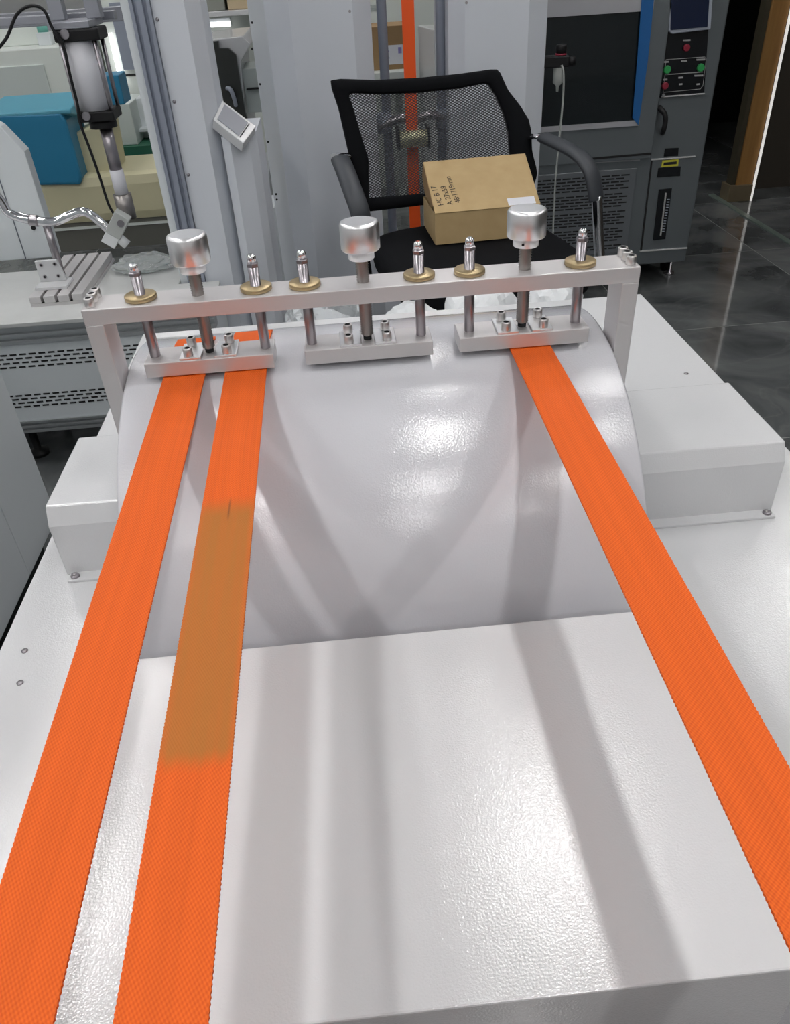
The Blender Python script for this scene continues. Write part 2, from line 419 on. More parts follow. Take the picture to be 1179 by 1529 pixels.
# drum
d = MB()
d.lathe([(.03, 0), (RD-.004, 0), (RD-.0015, .0008), (RD, .003), (RD, XR-XL-.003), (RD-.0015, XR-XL-.0008), (RD-.004, XR-XL), (.03, XR-XL)], (XL, YA, ZA), (1, 0, 0), 160)
drum = d.build('drum', WHITE, tst)
# bearing covers with chamfered lids and a screwed flange
def cover(x0, x1, sgn):
    y0, y1, z1 = .575, .714, .833
    prof = [(y0, ZT), (y0, z1-.017), (y0+.009, z1), (y1-.009, z1), (y1, z1-.017), (y1, ZT)]
    m = MB().prism([(x0, y, z) for y, z in prof], (x1-x0, 0, 0))
    c = m.build('bearing_cover', WHITE2, tst, bevel=.0015)
    xa, xb = (x0, x1)
    MB().box(x0+.004, x1-.002, y0-.012, y0+.002, ZT, ZT+.003).build('flange', WHITE2, c, bevel=.0008)
    MB().box(x0+.004, x1-.002, y1-.002, y1+.012, ZT, ZT+.003).build('flange', WHITE2, c, bevel=.0008)
    xs = x1-.008 if sgn > 0 else x0+.010
    for yy in (y0-.006, y1+.006):
        MB().lathe([(.0042, 0), (.0042, .001), (.0034, .0024), (.0014, .0024), (.0012, .001)], (xs, yy, ZT+.003), n=14).build('screw', STEEL, c)
cover(XR+.020, .392, 1); cover(-.286, XL-.014, -1)
MB().cyl((-.27, YA, ZA), (.38, YA, ZA), .02).build('shaft', STEEL, tst)
# clamp frame: beam on two posts bolted to the drum ends
CYc = .6165; CH = .0165
BZ0, BZ1 = .9895, 1.0025
BX0, BX1 = XL-.0150, XR+.0145
beam = MB().box(BX0, BX1, CYc-CH, CYc+CH, BZ0, BZ1).build('clamp_beam', ALU, tst, bevel=.0008)
for xa, xb in ((BX0, XL-.0005), (XR+.0005, BX1)):
    MB().box(xa, xb, CYc-CH, CYc+CH, .86, BZ0).build('post', ALU, beam, bevel=.0008)
for xe in (BX0+.0062, BX1-.0062):
    for k in (-1, 0, 1): socket_screw('screw', (xe, CYc+.002+k*.0105, BZ1), .0041, .0072, beam, SCREWM)
for xe, ax in ((BX0, (-1, 0, 0)), (BX1, (1, 0, 0))):
    for zz in (.905, .882): socket_screw('screw', (xe, CYc, zz), .0037, .004, beam, axis=ax)
BARZ0, BARZ1 = .9402, .9530
bars = [(-.1725, -.0655, -.1195, (-.1650, -.0726)), (-.0395, .0680, .0140, (-.0333, .0597)), (.0905, .2010, .1465, (.1010, .1925))]
HEX = 6
def threaded(r, z0, z1, pitch=.0021):
    pr = [(r*.82, z0)]; z = z0; k = 0
    while z < z1: pr.append((r if k % 2 else r*.80, z)); z += pitch/2; k += 1
    pr.append((r*.86, z1)); return pr
for bi, (x0, x1, xc, rods) in enumerate(bars):
    bo = MB().box(x0, x1, CYc-.0155, CYc+.0165, BARZ0, BARZ1).build('clamp_bar', ALU, tst, bevel=.0007)
    for s in (-1, 1):
        MB().box(xc+s*.0055, xc+s*.0235, CYc-.0150, CYc+.0160, BARZ1, BARZ1+.0022).build('retaining_plate', ALU2, bo, bevel=.0006)
        for k in (-1, 1): socket_screw('screw', (xc+s*.0160, CYc+.0005+k*.0110, BARZ1+.0022), .0040, .0072, bo, SCREWM)
    MB().lathe([(.0036, 0), (.0036, .003)], (xc, CYc, BARZ1), n=14).build('rod_socket', HOLE, bo)
    sc = MB().lathe([(.003, BARZ1), (.003, BARZ1+.004)]+[(r, z) for r, z in threaded(.0053, BARZ1+.004, 1.026)], (xc, CYc, 0), n=20).build('clamp_screw', STEELD, tst)
    kz = 1.0285
    kn = MB(); kn.lathe([(.0098, kz-.0072), (.0104, kz-.0066), (.0104, kz), (.0148, kz+.0001), (.0156, kz+.0012), (.0156, kz+.0195), (.0146, kz+.0214), (.0128, kz+.022)], (xc, CYc, 0), n=40)
    ko = kn.build('knob', ALU2, sc)
    if bi == 2: MB().lathe([(.0011, 0), (.0011, .0006)], (xc-.0045, CYc-.0098, kz-.0035), (-.4, -1, 0), 10).build('set_screw_hole', HOLE, sc)
    for rx in rods:
        ro = MB().lathe([(.0038, BARZ1-.001), (.0043, BARZ1), (.0043, 1.0215)], (rx, CYc, 0), n=20).build('guide_rod', STEEL, tst)
        MB().lathe([(.0122, 0), (.0128, .0006), (.0128, .0034), (.0122, .004), (.0046, .004)], (rx, CYc, BZ1), n=32).build('brass_washer', BRASS, ro)
        MB().lathe([(.0046, 0), (.0049, .0004), (.0049, .0026), (.0044, .0032)], (rx, CYc, 1.0215), n=6, smooth=False).build('nut', STEEL, ro)
        MB().lathe([(.0036, 0), (.0036, .0045), (.003, .0058), (.0016, .0066)], (rx, CYc, 1.0247), n=16).build('rod_tip', CHROME, ro)
# hexagonal wear bar on two arms in front of the body (below the picture)
for sx in (tx0+.03, tx1-.03):
    MB().box(sx-.008, sx+.008, -.14, ty0+.03, .86, .90).build('bar_arm', ALU, tst, bevel=.001)
    MB().box(sx-.008, sx+.008, ty0+.005, ty0+.03, ZT, .87).build('arm_upright', ALU, tst, bevel=.001)
MB().lathe([(.012, 0), (.012, tx1-tx0-.044)], (tx0+.022, -.12, .892), (1, 0, 0), 6, smooth=False).build('hexagonal_bar', STEEL, tst)

# ------------------------------------------------------------------ webbing straps
def strap(name, label, xc, ze, tail, stain=None):
    pts = []   # (y, z) of the lower face, from the hanging end to the tail
    zt = 0.936+.0004
    zend = ze-(ze-zt)*(-.12-.1)/(.6-.1)*-1
    sl = (.9378-ze)/(.6-.1)
    za_ = .9045
    zl = lambda yy: min(ze+sl*(yy-.1), .9393) if yy > .1 else ze+(za_-ze)*(.1-yy)/.22
    for z in (.55, .62, .7, .78, .85): pts.append((-.134, z))
    pts += [(-.133, za_-.012), (-.128, za_-.002)]
    y = -.12
    dz_ = lambda yy: ZA+math.sqrt(max(RD**2-(yy-YA)**2, 0))+.0003
    while y < .65 and (y < .6 or zl(y) > dz_(y)): pts.append((y, zl(y))); y += .0011
    ystart = y
    for k in range(24):
        yy = ystart+.002+k*.0055
        if yy > tail: break
        pts.append((yy, dz_(yy)))
    w = .0175; th = .0015; v = []; f = []
    for i, (y, z) in enumerate(pts):
        a = pts[max(i-1, 0)]; b = pts[min(i+1, len(pts)-1)]
        tv = Vector((0, b[0]-a[0], b[1]-a[1])).normalized(); nv = Vector((0, -tv.z, tv.y))
        if nv.z < 0 and abs(tv.z) < .7: nv = -nv
        e = .00035 if i % 2 else 0
        o = Vector((0, y, z))
        for xx, n in ((-w+e, 0), (w-e, 0), (w-e, th), (-w+e, th)): v.append(Vector((xc+xx, 0, 0))+o+nv*n)
    for i in range(len(pts)-1):
        q = i*4
        for k in range(4): f.append((q+k, q+(k+1) % 4, q+4+(k+1) % 4, q+4+k))
    f += [(3, 2, 1, 0), tuple(len(v)-4+k for k in range(4))]
    mb = MB(); mb.add(v, f)
    o = mb.build(name, strap_mat('orange_webbing', .1, xc, stain), origin=(xc, .1, .55))
    return tag(o, label, 'strap')
st0 = P(300, 1143, z=.914).y; st1 = P(345, 752, z=.93).y
print('stain', st0, st1)
strap('webbing_strap', 'orange webbing strap with a long brown scorched section along its middle', -.0905, .909, .70, (st0, st1))
strap('webbing_strap', 'plain orange webbing strap sharing a clamp bar with the brown-stained strap', -.1420, .922, .69)
strap('webbing_strap', 'plain orange webbing strap alone under its clamp bar', .1515, .928, .64)

# crumpled plastic on the shelf behind the tester
def crumple(name, label, cat, cpt, rx, ry, rz, m, seed, amp=.25):
    rnd = random.Random(seed); bm = bmesh.new(); bmesh.ops.create_icosphere(bm, subdivisions=4, radius=1)
    ds = [(Vector((rnd.gauss(0, 1), rnd.gauss(0, 1), rnd.gauss(0, 1))).normalized(), rnd.uniform(3, 9), rnd.uniform(0, 6)) for _ in range(14)]
    mb = MB()
    for v in bm.verts:
        n = v.co.normalized(); k = 1+sum(abs(math.sin(n.dot(d)*fr+ph))-.6 for d, fr, ph in ds)*amp/3.5
        v.co = Vector((n.x*rx*k, n.y*ry*k, max(n.z, -.55)*rz*k))
    zmin = min(v.co.z for v in bm.verts)
    mb.add([v.co+Vector(cpt)-Vector((0, 0, zmin)) for v in bm.verts], [[v.index for v in f.verts] for f in bm.faces], False); bm.free()
    return tag(mb.build(name, m), label, cat)
crumple('plastic_bag', 'crumpled clear plastic bag behind the tester beside the white testing frame', 'bag', (P(485, 470, y=1.42).x, 1.40, .59), .075, .08, .075, CLEARP, 3)
crumple('plastic_bag', 'small crumpled white plastic bag behind the tester under the chair seat', 'bag', (P(612, 462, y=1.40).x, 1.36, .59), .06, .07, .062, WHITEP, 5, .12)
crumple('plastic_bag', 'wide crumpled white plastic bag behind the tester', 'bag', (P(715, 450, y=1.44).x, 1.40, .59), .075, .08, .074, WHITEP, 8, .12)
crumple('plastic_bag', 'crumpled white plastic bag behind the tester next to the chair arm post', 'bag', (P(815, 440, y=1.44).x+.007, 1.42, .59), .06, .07, .072, WHITEP, 11, .12)

# ------------------------------------------------------------------ office chair
ch_yaw = math.radians(10)
Fd = Vector((math.sin(ch_yaw), -math.cos(ch_yaw), 0)); Sd = Vector((math.cos(ch_yaw), math.sin(ch_yaw), 0)); Zv = Vector((0, 0, 1))
SEATZ = .565
fc = P(712, 428, z=SEATZ); sc0 = fc-Fd*.275; sc0.z = 0; sc0.x = .35
chair = thing('office_chair', 'black mesh-back office chair with curved armrests behind the white tester', 'chair', (sc0.x, sc0.y, 0))
rec = math.radians(14)
Ub = (-Fd*math.sin(rec)+Zv*math.cos(rec)); Nb = Sd.cross(Ub).normalized()
if Nb.y > 0: Nb = -Nb
Cb = P(645, 215, y=2.40)
def on_back(px, py):
    d = Vector(ray(px, py)); o = Vector((0, 0, HC)); k = 0.0
    for _ in range(6):
        t = ((Cb+Nb*k-o).dot(Nb))/d.dot(Nb); p = o+d*t; s_ = (p-Cb).dot(Sd); k = .55*s_*s_
    return p
outer = [(493,121),(498,117),(560,119),(622,116),(685,110),(741,102),(747,107),(759,134),(777,157),(790,178),(794,196),(795,226),(803,256),(801,268),(795,282),(720,297),(634,306),(551,316),(546,306),(539,282),(527,252),(517,208),(507,163)]
inner = [(519,138),(569,140),(622,138),(688,131),(729,123),(741,142),(753,169),(760,196),(762,232),(762,264),(700,280),(628,289),(551,295),(550,237),(539,202),(527,160)]
def resample(poly, c, n):
    out = []
    for k in range(n):
        a = 2*math.pi*k/n; dx, dy = math.cos(a), math.sin(a); best = 0
        for i in range(len(poly)):
            x1, y1 = poly[i]; x2, y2 = poly[(i+1) % len(poly)]
            ex, ey = x2-x1, y2-y1; den = dx*ey-dy*ex
            if abs(den) < 1e-9: continue
            t = ((x1-c[0])*ey-(y1-c[1])*ex)/den; u = ((x1-c[0])*dy-(y1-c[1])*dx)/den
            if t > 0 and -1e-6 <= u <= 1+1e-6: best = max(best, t)
        out.append((c[0]+dx*best, c[1]+dy*best))
    return out
cc = (648, 208); NB = 120
ro, ri = resample(outer, cc, NB), resample(inner, cc, NB)
vs = []; fs = []
for (a, b) in zip(ro, ri):
    pa, pb = on_back(*a), on_back(*b); m = (pa+pb)/2
    vs += [pa-Nb*.004, pa*.75+pb*.25+Nb*.006, pb*.85+pa*.15+Nb*.004, pb, pb-Nb*.016, pa-Nb*.018]
for i in range(NB):
    j = (i+1) % NB
    for k in range(6): fs.append((i*6+k, i*6+(k+1) % 6, j*6+(k+1) % 6, j*6+k))
bf = MB(); bf.add(vs, fs, True); back_frame = bf.build('back_frame', FABRIC, chair)
# woven mesh: two families of thin strands clipped to the frame opening
ip = [on_back(*q) for q in ri]; i2 = [((p-Cb).dot(Sd), (p-Cb).dot(Ub)) for p in ip]
def clip(o, d):
    ts = []
    for i in range(len(i2)):
        x1, y1 = i2[i]; x2, y2 = i2[(i+1) % len(i2)]; ex, ey = x2-x1, y2-y1; den = d[0]*ey-d[1]*ex
        if abs(den) < 1e-12: continue
        t = ((x1-o[0])*ey-(y1-o[1])*ex)/den; u = ((x1-o[0])*d[1]-(y1-o[1])*d[0])/den
        if 0 <= u < 1: ts.append(t)
    ts.sort(); return (ts[0], ts[-1]) if len(ts) >= 2 else None
nm = MB(); hw = .0010
for ang, dz in ((math.radians(30), 0), (math.radians(150), .0005)):
    d = (math.cos(ang), math.sin(ang)); n = (-d[1], d[0])
    for k in range(-80, 81):
        sp_ = .0060
        o = (n[0]*k*sp_, n[1]*k*sp_); c = clip(o, d)
        if not c or c[1]-c[0] < .004: continue
        segs = max(2, int((c[1]-c[0])/.05)); vv = []; ff = []
        for q in range(segs+1):
            t_ = c[0]+(c[1]-c[0])*q/segs; s_ = o[0]+d[0]*t_; u_ = o[1]+d[1]*t_
            for sgn in (-1, 1):
                ss, uu = s_+n[0]*hw*sgn, u_+n[1]*hw*sgn
                vv.append(Cb+Sd*ss+Ub*uu+Nb*(.55*ss*ss-.006+dz))
            for sgn in (1, -1):
                ss, uu = s_+n[0]*hw*sgn, u_+n[1]*hw*sgn
                vv.append(Cb+Sd*ss+Ub*uu+Nb*(.55*ss*ss-.008+dz))
        for q in range(segs):
            for e in range(4): ff.append((q*4+e, q*4+(e+1) % 4, q*4+4+(e+1) % 4, q*4+4+e))
        nm.add(vv, ff)
net = nm.build('back_mesh', mat('mesh_thread', (0.02, 0.022, 0.026), .6), chair); net['kind'] = 'stuff'
# seat
def sup(a, e=.45): return math.copysign(abs(math.cos(a))**e, math.cos(a)), math.copysign(abs(math.sin(a))**e, math.sin(a))
vs = []; fs = []; n = 48
rings = [(.90, -.070), (.985, -.062), (1.0, -.045), (1.0, -.018), (.975, -.004), (.90, .004), (.6, .0), (.02, -.004)]
for sc_, dz in rings:
    for k in range(n):
        c_, s_ = sup(2*math.pi*k/n); vs.append(sc0+Sd*c_*.25*sc_+Fd*s_*.275*sc_+Zv*(SEATZ+dz))
for i in range(len(rings)-1):
    for k in range(n): fs.append((i*n+k, i*n+(k+1) % n, (i+1)*n+(k+1) % n, (i+1)*n+k))
fs += [tuple(range(n)), tuple(len(vs)-n+k for k in range(n))]
MB().add(vs, fs, True).build('seat', FABRIC, chair)
# back support, gas column, star base, casters
bb = on_back(670, 292)
MB().tube([sc0+Zv*(SEATZ-.08)-Fd*.05, sc0+Zv*(SEATZ-.085)-Fd*.25, bb-Zv*.10-Nb*.03, bb-Nb*.012], (lambda t: (.008, .028))).build('back_support', BLACK, chair)
MB().box(-.09, .09, -.09, .09, SEATZ-.105, SEATZ-.066, Matrix.Translation((sc0.x, sc0.y, 0))).build('seat_mechanism', BLACK, chair, bevel=.006)
MB().cyl(sc0+Zv*.09, sc0+Zv*(SEATZ-.10), .025).build('gas_column', CHROME, chair)
for k in range(5):
    a = ch_yaw+.5+k*2*math.pi/5; dv = Vector((math.cos(a), math.sin(a), 0))
    MB().tube([sc0+Zv*.11, sc0+dv*.15+Zv*.10, sc0+dv*.29+Zv*.075], (lambda t: (.02-.006*t, .024-.008*t)), sub=4).build('base_leg', BLACK, chair)
    side = Vector((-dv.y, dv.x, 0)); pc = sc0+dv*.29
    MB().cyl(pc-side*.024+Zv*.027, pc+side*.024+Zv*.027, .027, c=.005).build('caster', BLACK, chair)
# armrests
def armrest(pad, chrome, joint):
    a = MB().tube(pad, (lambda t: (.014, .027)), n=14).build('armrest', RUBBER, chair)
    MB().tube(chrome, .0150, n=14).build('arm_tube', CHROME, a)
    MB().tube(joint, (lambda t: (.008, .016)), n=12).build('arm_bracket', CHROME, a)
yb = on_back(800, 200).y
ry_ = yb-.04
arm_r = [P(812, 205, y=ry_), P(840, 218, y=ry_-.07), P(865, 233, y=ry_-.13), P(880, 252, y=ry_-.165), P(887, 276, y=ry_-.18), P(890, 298, y=ry_-.185)]
foot_r = P(894, 400, y=ry_-.20)
armrest(arm_r, [arm_r[-1]+Zv*.01, P(893, 350, y=ry_-.19), foot_r, Vector((foot_r.x-.03, foot_r.y, foot_r.z-.022)), Vector((foot_r.x-.22, foot_r.y-.02, SEATZ-.082))],
        [P(793, 205, y=yb), P(800, 203, y=yb-.02), P(816, 207, y=ry_-.005)])
yl = on_back(512, 232).y
arm_l = [P(508, 238, y=yl-.02), P(514, 252, y=yl-.07), P(521, 270, y=yl-.12), P(529, 292, y=yl-.17), P(536, 312, y=yl-.19), P(540, 330, y=yl-.195)]
armrest(arm_l, [arm_l[-1]+Zv*.01, P(543, 352, y=yl-.20), P(546, 400, y=yl-.21), Vector((P(546, 400, y=yl-.21).x+.03, yl-.21, SEATZ-.105)), Vector((P(546, 400, y=yl-.21).x+.20, yl-.20, SEATZ-.082))],
        [P(521, 233, y=yl+.012), P(508, 232, y=yl), P(500, 234, y=yl-.02)])

# carton on the seat, its lid tilted up against the chair back
bx_yaw = math.radians(3)
Fb = Vector((math.sin(bx_yaw), -math.cos(bx_yaw), 0)); Sb = Vector((math.cos(bx_yaw), math.sin(bx_yaw), 0))
c0 = P(650, 366, z=SEATZ+.002)
hgt = P(650, 320, y=c0.y).z-c0.z; wid = (P(806, 352, y=c0.y)-c0).x; dep = .185
carton = thing('cardboard_box', 'tan cardboard mailer box with handwriting on its raised lid, on the chair seat', 'box', tuple(c0+Sb*wid/2-Fb*dep/2))
Mx = Matrix.Translation(c0) @ Matrix.Rotation(bx_yaw, 4, 'Z')
tk = .003
MB().box(0, wid, 0, tk, 0, hgt, Mx).build('front_panel', CARD, carton)
MB().box(0, wid, dep-tk, dep, 0, hgt, Mx).build('back_panel', CARD, carton)
MB().box(0, tk, tk+.001, dep-tk-.001, 0, hgt*.97, Mx).build('side_panel', CARD, carton)
MB().box(wid-tk, wid, tk+.001, dep-tk-.001, 0, hgt*.97, Mx).build('side_panel', CARD, carton)
MB().box(tk, wid-tk, tk, dep-tk, 0, tk, Mx).build('bottom_panel', CARDD, carton)
# lid: plane hinged along the front top edge, found from its raised rear edge
hA = c0+Zv*hgt
lr = P(637, 243, y=hA.y+.17); ang = math.atan2(lr.z-hA.z, lr.y-hA.y); ll = math.hypot(lr.y-hA.y, lr.z-hA.z)
print('carton', wid, hgt, math.degrees(ang), ll)
ML = Matrix.Translation(hA) @ Matrix.Rotation(bx_yaw, 4, 'Z') @ Matrix.Rotation(ang, 4, 'X')
lid = MB().box(0, wid, 0, ll, 0, tk, ML).build('lid', CARD, carton)
ear = [(0, .03, 0), (0, ll, 0), (0, ll, -.045), (0, ll-.05, -.058), (0, .05, -.02)]
for xx in (-.001, wid-tk+.001):
    MB().prism([ML @ Vector((xx, y, z)) for _, y, z in ear], (ML.to_3x3() @ Vector((tk, 0, 0)))).build('side_flap', CARDD, lid)
MB().box(wid*.70, wid*.96, .004, .03, tk, tk+.0008, ML).build('paper_label', PAPER, lid)
def text(body, size, M, m, parent, name='handwriting', ext=.0002):
    cu = bpy.data.curves.new(name, 'FONT'); cu.body = body; cu.size = size; cu.extrude = ext
    o = bpy.data.objects.new(name, cu); COL.objects.link(o)
    dg = bpy.context.evaluated_depsgraph_get(); me = bpy.data.meshes.new_from_object(o.evaluated_get(dg))
    bpy.data.objects.remove(o)
    loc = world_loc(parent); me.transform(Matrix.Translation(-loc) @ M); me.materials.append(m)
    q = bpy.data.objects.new(name, me); COL.objects.link(q); q.parent = parent; return q
for i, (s, px, py) in enumerate((('HC B 17', 665, 311), ('A 27x59', 679, 311), ('48:1719mm', 691, 309))):
    fx = (px-650)/156*wid; fy = (320-py)/77*ll
    text(s, .021, ML @ Matrix.Translation((fx, fy+.004, tk+.0004)) @ Matrix.Rotation(math.radians(97), 4, 'Z'), INK, lid)

# ------------------------------------------------------------------ centre: tall strap testing frame
FY = 2.72
frame = thing('strap_testing_frame', 'tall white steel testing frame with two grey guide rods behind the office chair', 'machine', (P(620, 200, y=FY).x, FY, 0))
def xat(px, py, y): return P(px, py, y=y).x
TOPZ = 2.3
def column(name, xy, m, parent, z0=0, z1=TOPZ, bevel=0.0):
    return MB().prism([(x, y, z0) for x, y in xy], (0, 0, z1-z0)).build(name, m, parent, bevel=bevel)
lx = [xat(p, 0, FY) for p in (368, 392, 430, 525, 546)]
lc = column('column', [(lx[1], FY+.02), (lx[2], FY-.02), (lx[3], FY), (lx[4]+.015, FY+.06), (lx[4]+.015, FY+.42), (xat(368, 0, FY+.42), FY+.42)], COLW, frame)
rx_ = [xat(p, 0, FY) for p in (672, 694, 790, 824)]
rc = column('column', [(rx_[0], FY+.05), (rx_[1], FY), (rx_[2], FY-.005), (rx_[3]-.004, FY+.035), (rx_[3]-.004, FY+.40), (rx_[0], FY+.40)], COLW, frame)
for q in ((376, 34), (376, 73), (388, 126), (400, 212), (412, 290), (413, 298)):
    p = P(*q, x=lx[0]+.012)
    p = P(*q, y=FY+.06); MB().lathe([(.0035, 0), (.003, .004)], (p.x, p.y+.003, p.z), (0, -1, 0), 10).build('screw', BLACK, lc)
for q in ((522, 17), (696, 4)):
    p = P(*q, y=FY); MB().lathe([(.004, 0), (.004, .004)], (p.x, p.y+.002, p.z), (0, -1, 0), 10).build('screw', STEEL, lc if q[0] < 600 else rc)
MB().box(lx[0], rx_[3], FY+.02, FY+.40, TOPZ, TOPZ+.12).build('top_beam', COLW, frame, bevel=.004)
MB().box(lx[4], rx_[0], FY+.05, FY+.4, 0, .30).build('base', COLW, frame, bevel=.004)
RY = FY+.14
for p0 in (566, 652):
    xx = (xat(p0, 60, RY)+xat(p0, 60, RY))/2+.012
    MB().cyl((xx, RY, .30), (xx, RY, TOPZ), .0155).build('guide_rod', ROD, frame)
xr0, xr1 = xat(568, 180, RY)+.012, xat(656, 180, RY)+.012
zc_ = P(615, 180, y=RY).z
cb = MB(); cb.tube([(xr0-.02, RY-.01, zc_-.012), (xr0+.05, RY-.02, zc_+.012), ((xr0+xr1)/2, RY-.02, zc_+.004), (xr1-.05, RY-.02, zc_+.016), (xr1+.02, RY-.01, zc_)], .014, n=12)
cross = cb.build('crosshead', STEEL, frame)
for xx in (xr0, xr1): MB().cyl((xx, RY, zc_-.03), (xx, RY, zc_+.03), .026).build('bushing', ROD, cross)
pr = P(617, 207, y=RY-.066)
roll = MB().cyl((pr.x-.046, pr.y, pr.z), (pr.x+.046, pr.y, pr.z), .027, n=28, c=.002).build('roller', OLIVE, frame)
for s in (-1, 1): MB().box(pr.x+s*.050-.003, pr.x+s*.050+.003, pr.y-.02, RY-.0, pr.z-.03, pr.z+.035).build('roller_bracket', BLACK, roll)
# orange webbing over the roller
sxm = (xat(602, 60, RY-.03)+xat(618, 60, RY-.03))/2; hw_ = .0195
hs = MB(); hs.box(sxm-hw_, sxm+hw_, RY-.037, RY-.0345, .32, TOPZ)
tag(hs.build('hanging_strap', mat('orange_webbing_plain', (.88, .10, .008), .6)), 'bright orange webbing hanging between the two grey guide rods', 'strap')
# background behind the frame: white cabinet, carton with a shipping label, white partition
kY = 4.1
pp = [P(632, 44, y=3.9), P(657, 58, y=3.9)]
p0, p1 = P(520, 112, y=kY), P(668, 104, y=kY)
cab = thing('white_worktable', 'low white worktable carrying the brown labelled carton behind the testing frame', 'table', (p0.x+.3, kY+.3, 0))
ztop = P(600, 104, y=kY).z
MB().box(p0.x-.1, pp[0].x-.02, kY-.06, kY+.7, ztop-.03, ztop).build('tabletop', OFFW, cab, bevel=.003)
for sx in (p0.x-.07, pp[0].x-.07):
    for sy in (kY-.03, kY+.65): MB().box(sx, sx+.04, sy, sy+.04, 0, ztop-.03).build('leg', OFFW, cab)
q0, q1 = P(550, 104, y=kY+.05), P(607, 104, y=kY+.05)
q0.z = ztop
ct = thing('carton', 'brown closed carton with a white shipping label behind the grey guide rods', 'box', (q0.x+.14, kY+.14, ztop))
zt_ = P(570, 40, y=kY+.02).z
MB().box(q0.x, q0.x+.215, kY+.03, kY+.27, ztop, zt_).build('body', CARDD, ct, bevel=.002)
l0, l1 = P(572, 68, y=kY+.03), P(602, 95, y=kY+.03)
lb = MB().box(l0.x, l1.x, kY+.0285, kY+.0297, l1.z, l0.z).build('shipping_label', PAPER, ct)
for k in range(5): MB().box(l0.x+.008, l0.x+.02+.006*(k % 2), kY+.0275, kY+.0285, l1.z+.012+k*.013, l1.z+.018+k*.013).build('print_line', LILAC, lb)
MB().box(l1.x-.022, l1.x-.006, kY+.0275, kY+.0285, l0.z-.035, l0.z-.01).build('print_block', LILAC, lb)
pp = [P(632, 44, y=3.9), P(657, 58, y=3.9)]
tag(MB().prism([(pp[0].x, 4.12, 0), (pp[0].x+.04, 3.86, 0), (pp[0].x+.16, 3.86, 0), (pp[0].x+.16, 4.12, 0)], (0, 0, pp[0].z)).build('white_cabinet', WHITE2, bevel=.004), 'plain white floor cabinet beside the labelled carton', 'cabinet')
wb = thing('white_machine_housing', 'tall white machine housing with a louvred vent behind the brown carton', 'machine', (.45, 5.3, 0))
MB().box(.02, .80, 5.1, 5.6, 0, 1.75).build('housing', OFFW, wb, bevel=.006)
for k in range(4):
    v0 = P(547, 8+k*2.2, y=5.1); MB().box(v0.x, v0.x+.06, 5.094, 5.101, v0.z-.004, v0.z).build('louvre', PANELG, wb)
MB().box(.80, 1.0, 5.12, 5.5, 0, 1.6).build('side_housing', PANEL, wb, bevel=.006)

# ------------------------------------------------------------------ left column tester with its touch panel
AY = 2.28
ax_ = [xat(p, 0, AY) for p in (192, 224, 274, 308)]
colA = thing('column_tester', 'white column tester with blue-grey extruded post and small tilted touch panel', 'machine', (ax_[2], AY+.1, 0))
column('column', [(ax_[1], AY), (ax_[2], AY-.004), (xat(298, 0, AY+.06), AY+.06), (xat(308, 0, AY+.30), AY+.30), (ax_[1], AY+.30)], COLW, colA)
ext = MB()
ew = ax_[1]-ax_[0]
e = ext.prism([(ax_[0], AY-.012, .0), (ax_[0]+ew*.16, AY-.012, 0), (ax_[0]+ew*.2, AY-.002, 0), (ax_[0]+ew*.3, AY-.002, 0), (ax_[0]+ew*.34, AY-.012, 0), (ax_[0]+ew*.62, AY-.012, 0), (ax_[0]+ew*.66, AY-.002, 0), (ax_[0]+ew*.78, AY-.002, 0), (ax_[0]+ew*.82, AY-.012, 0), (ax_[1]-.001, AY-.012, 0), (ax_[1]-.001, AY+.08, 0), (ax_[0], AY+.08, 0)], (0, 0, TOPZ)).build('extruded_post', EXTR, colA)
MB().box(ax_[0]-.022, ax_[0]-.001, AY+.0, AY+.06, 0, TOPZ).build('edge_strip', PANEL, colA)
for q in ((235, 29), (260, 152), (281, 261)):
    p = P(*q, y=AY); MB().lathe([(.0045, 0), (.0045, .002), (.002, .004)], (p.x, p.y+.001, p.z), (0, -1, 0), 12).build('screw', STEEL, colA)
hz = P(350, 212, y=AY).z
hx = [xat(345, 225, AY), xat(372, 225, AY), xat(383, 225, AY)]
MB().prism([(ax_[3]-.022, AY+.016, 0), (hx[0], AY+.004, 0), (hx[1], AY+.03, 0), (hx[2], AY+.06, 0), (hx[2], AY+.28, 0), (ax_[2]+.012, AY+.28, 0)], (0, 0, hz+.012)).build('lower_housing', COLW, colA)
# touch panel: outline from the photo on a tilted plane
tp = [P(332, 150, y=AY+.075), P(382, 188, y=AY+.03), P(363, 214, y=AY-.035), P(318, 178, y=AY+.01)]
nrm = (tp[1]-tp[0]).cross(tp[3]-tp[0]).normalized()
if nrm.z < 0: nrm = -nrm
pnl = MB().prism(tp, nrm*-.03).build('touch_panel', WHITE2, colA, bevel=.002)
def bil(u, v): return (tp[0]*(1-u)+tp[1]*u)*(1-v)+(tp[3]*(1-u)+tp[2]*u)*v
MB().prism([bil(.10, .12)+nrm*.001, bil(.80, .12)+nrm*.001, bil(.80, .88)+nrm*.001, bil(.10, .88)+nrm*.001], nrm*.0015).build('screen', mat('grey_screen', (.30, .31, .34), .15), pnl)
MB().prism([bil(.83, .12)+nrm*.0008, bil(.85, .12)+nrm*.0008, bil(.85, .88)+nrm*.0008, bil(.83, .88)+nrm*.0008], nrm*.001).build('bezel_line', HOLE, pnl)

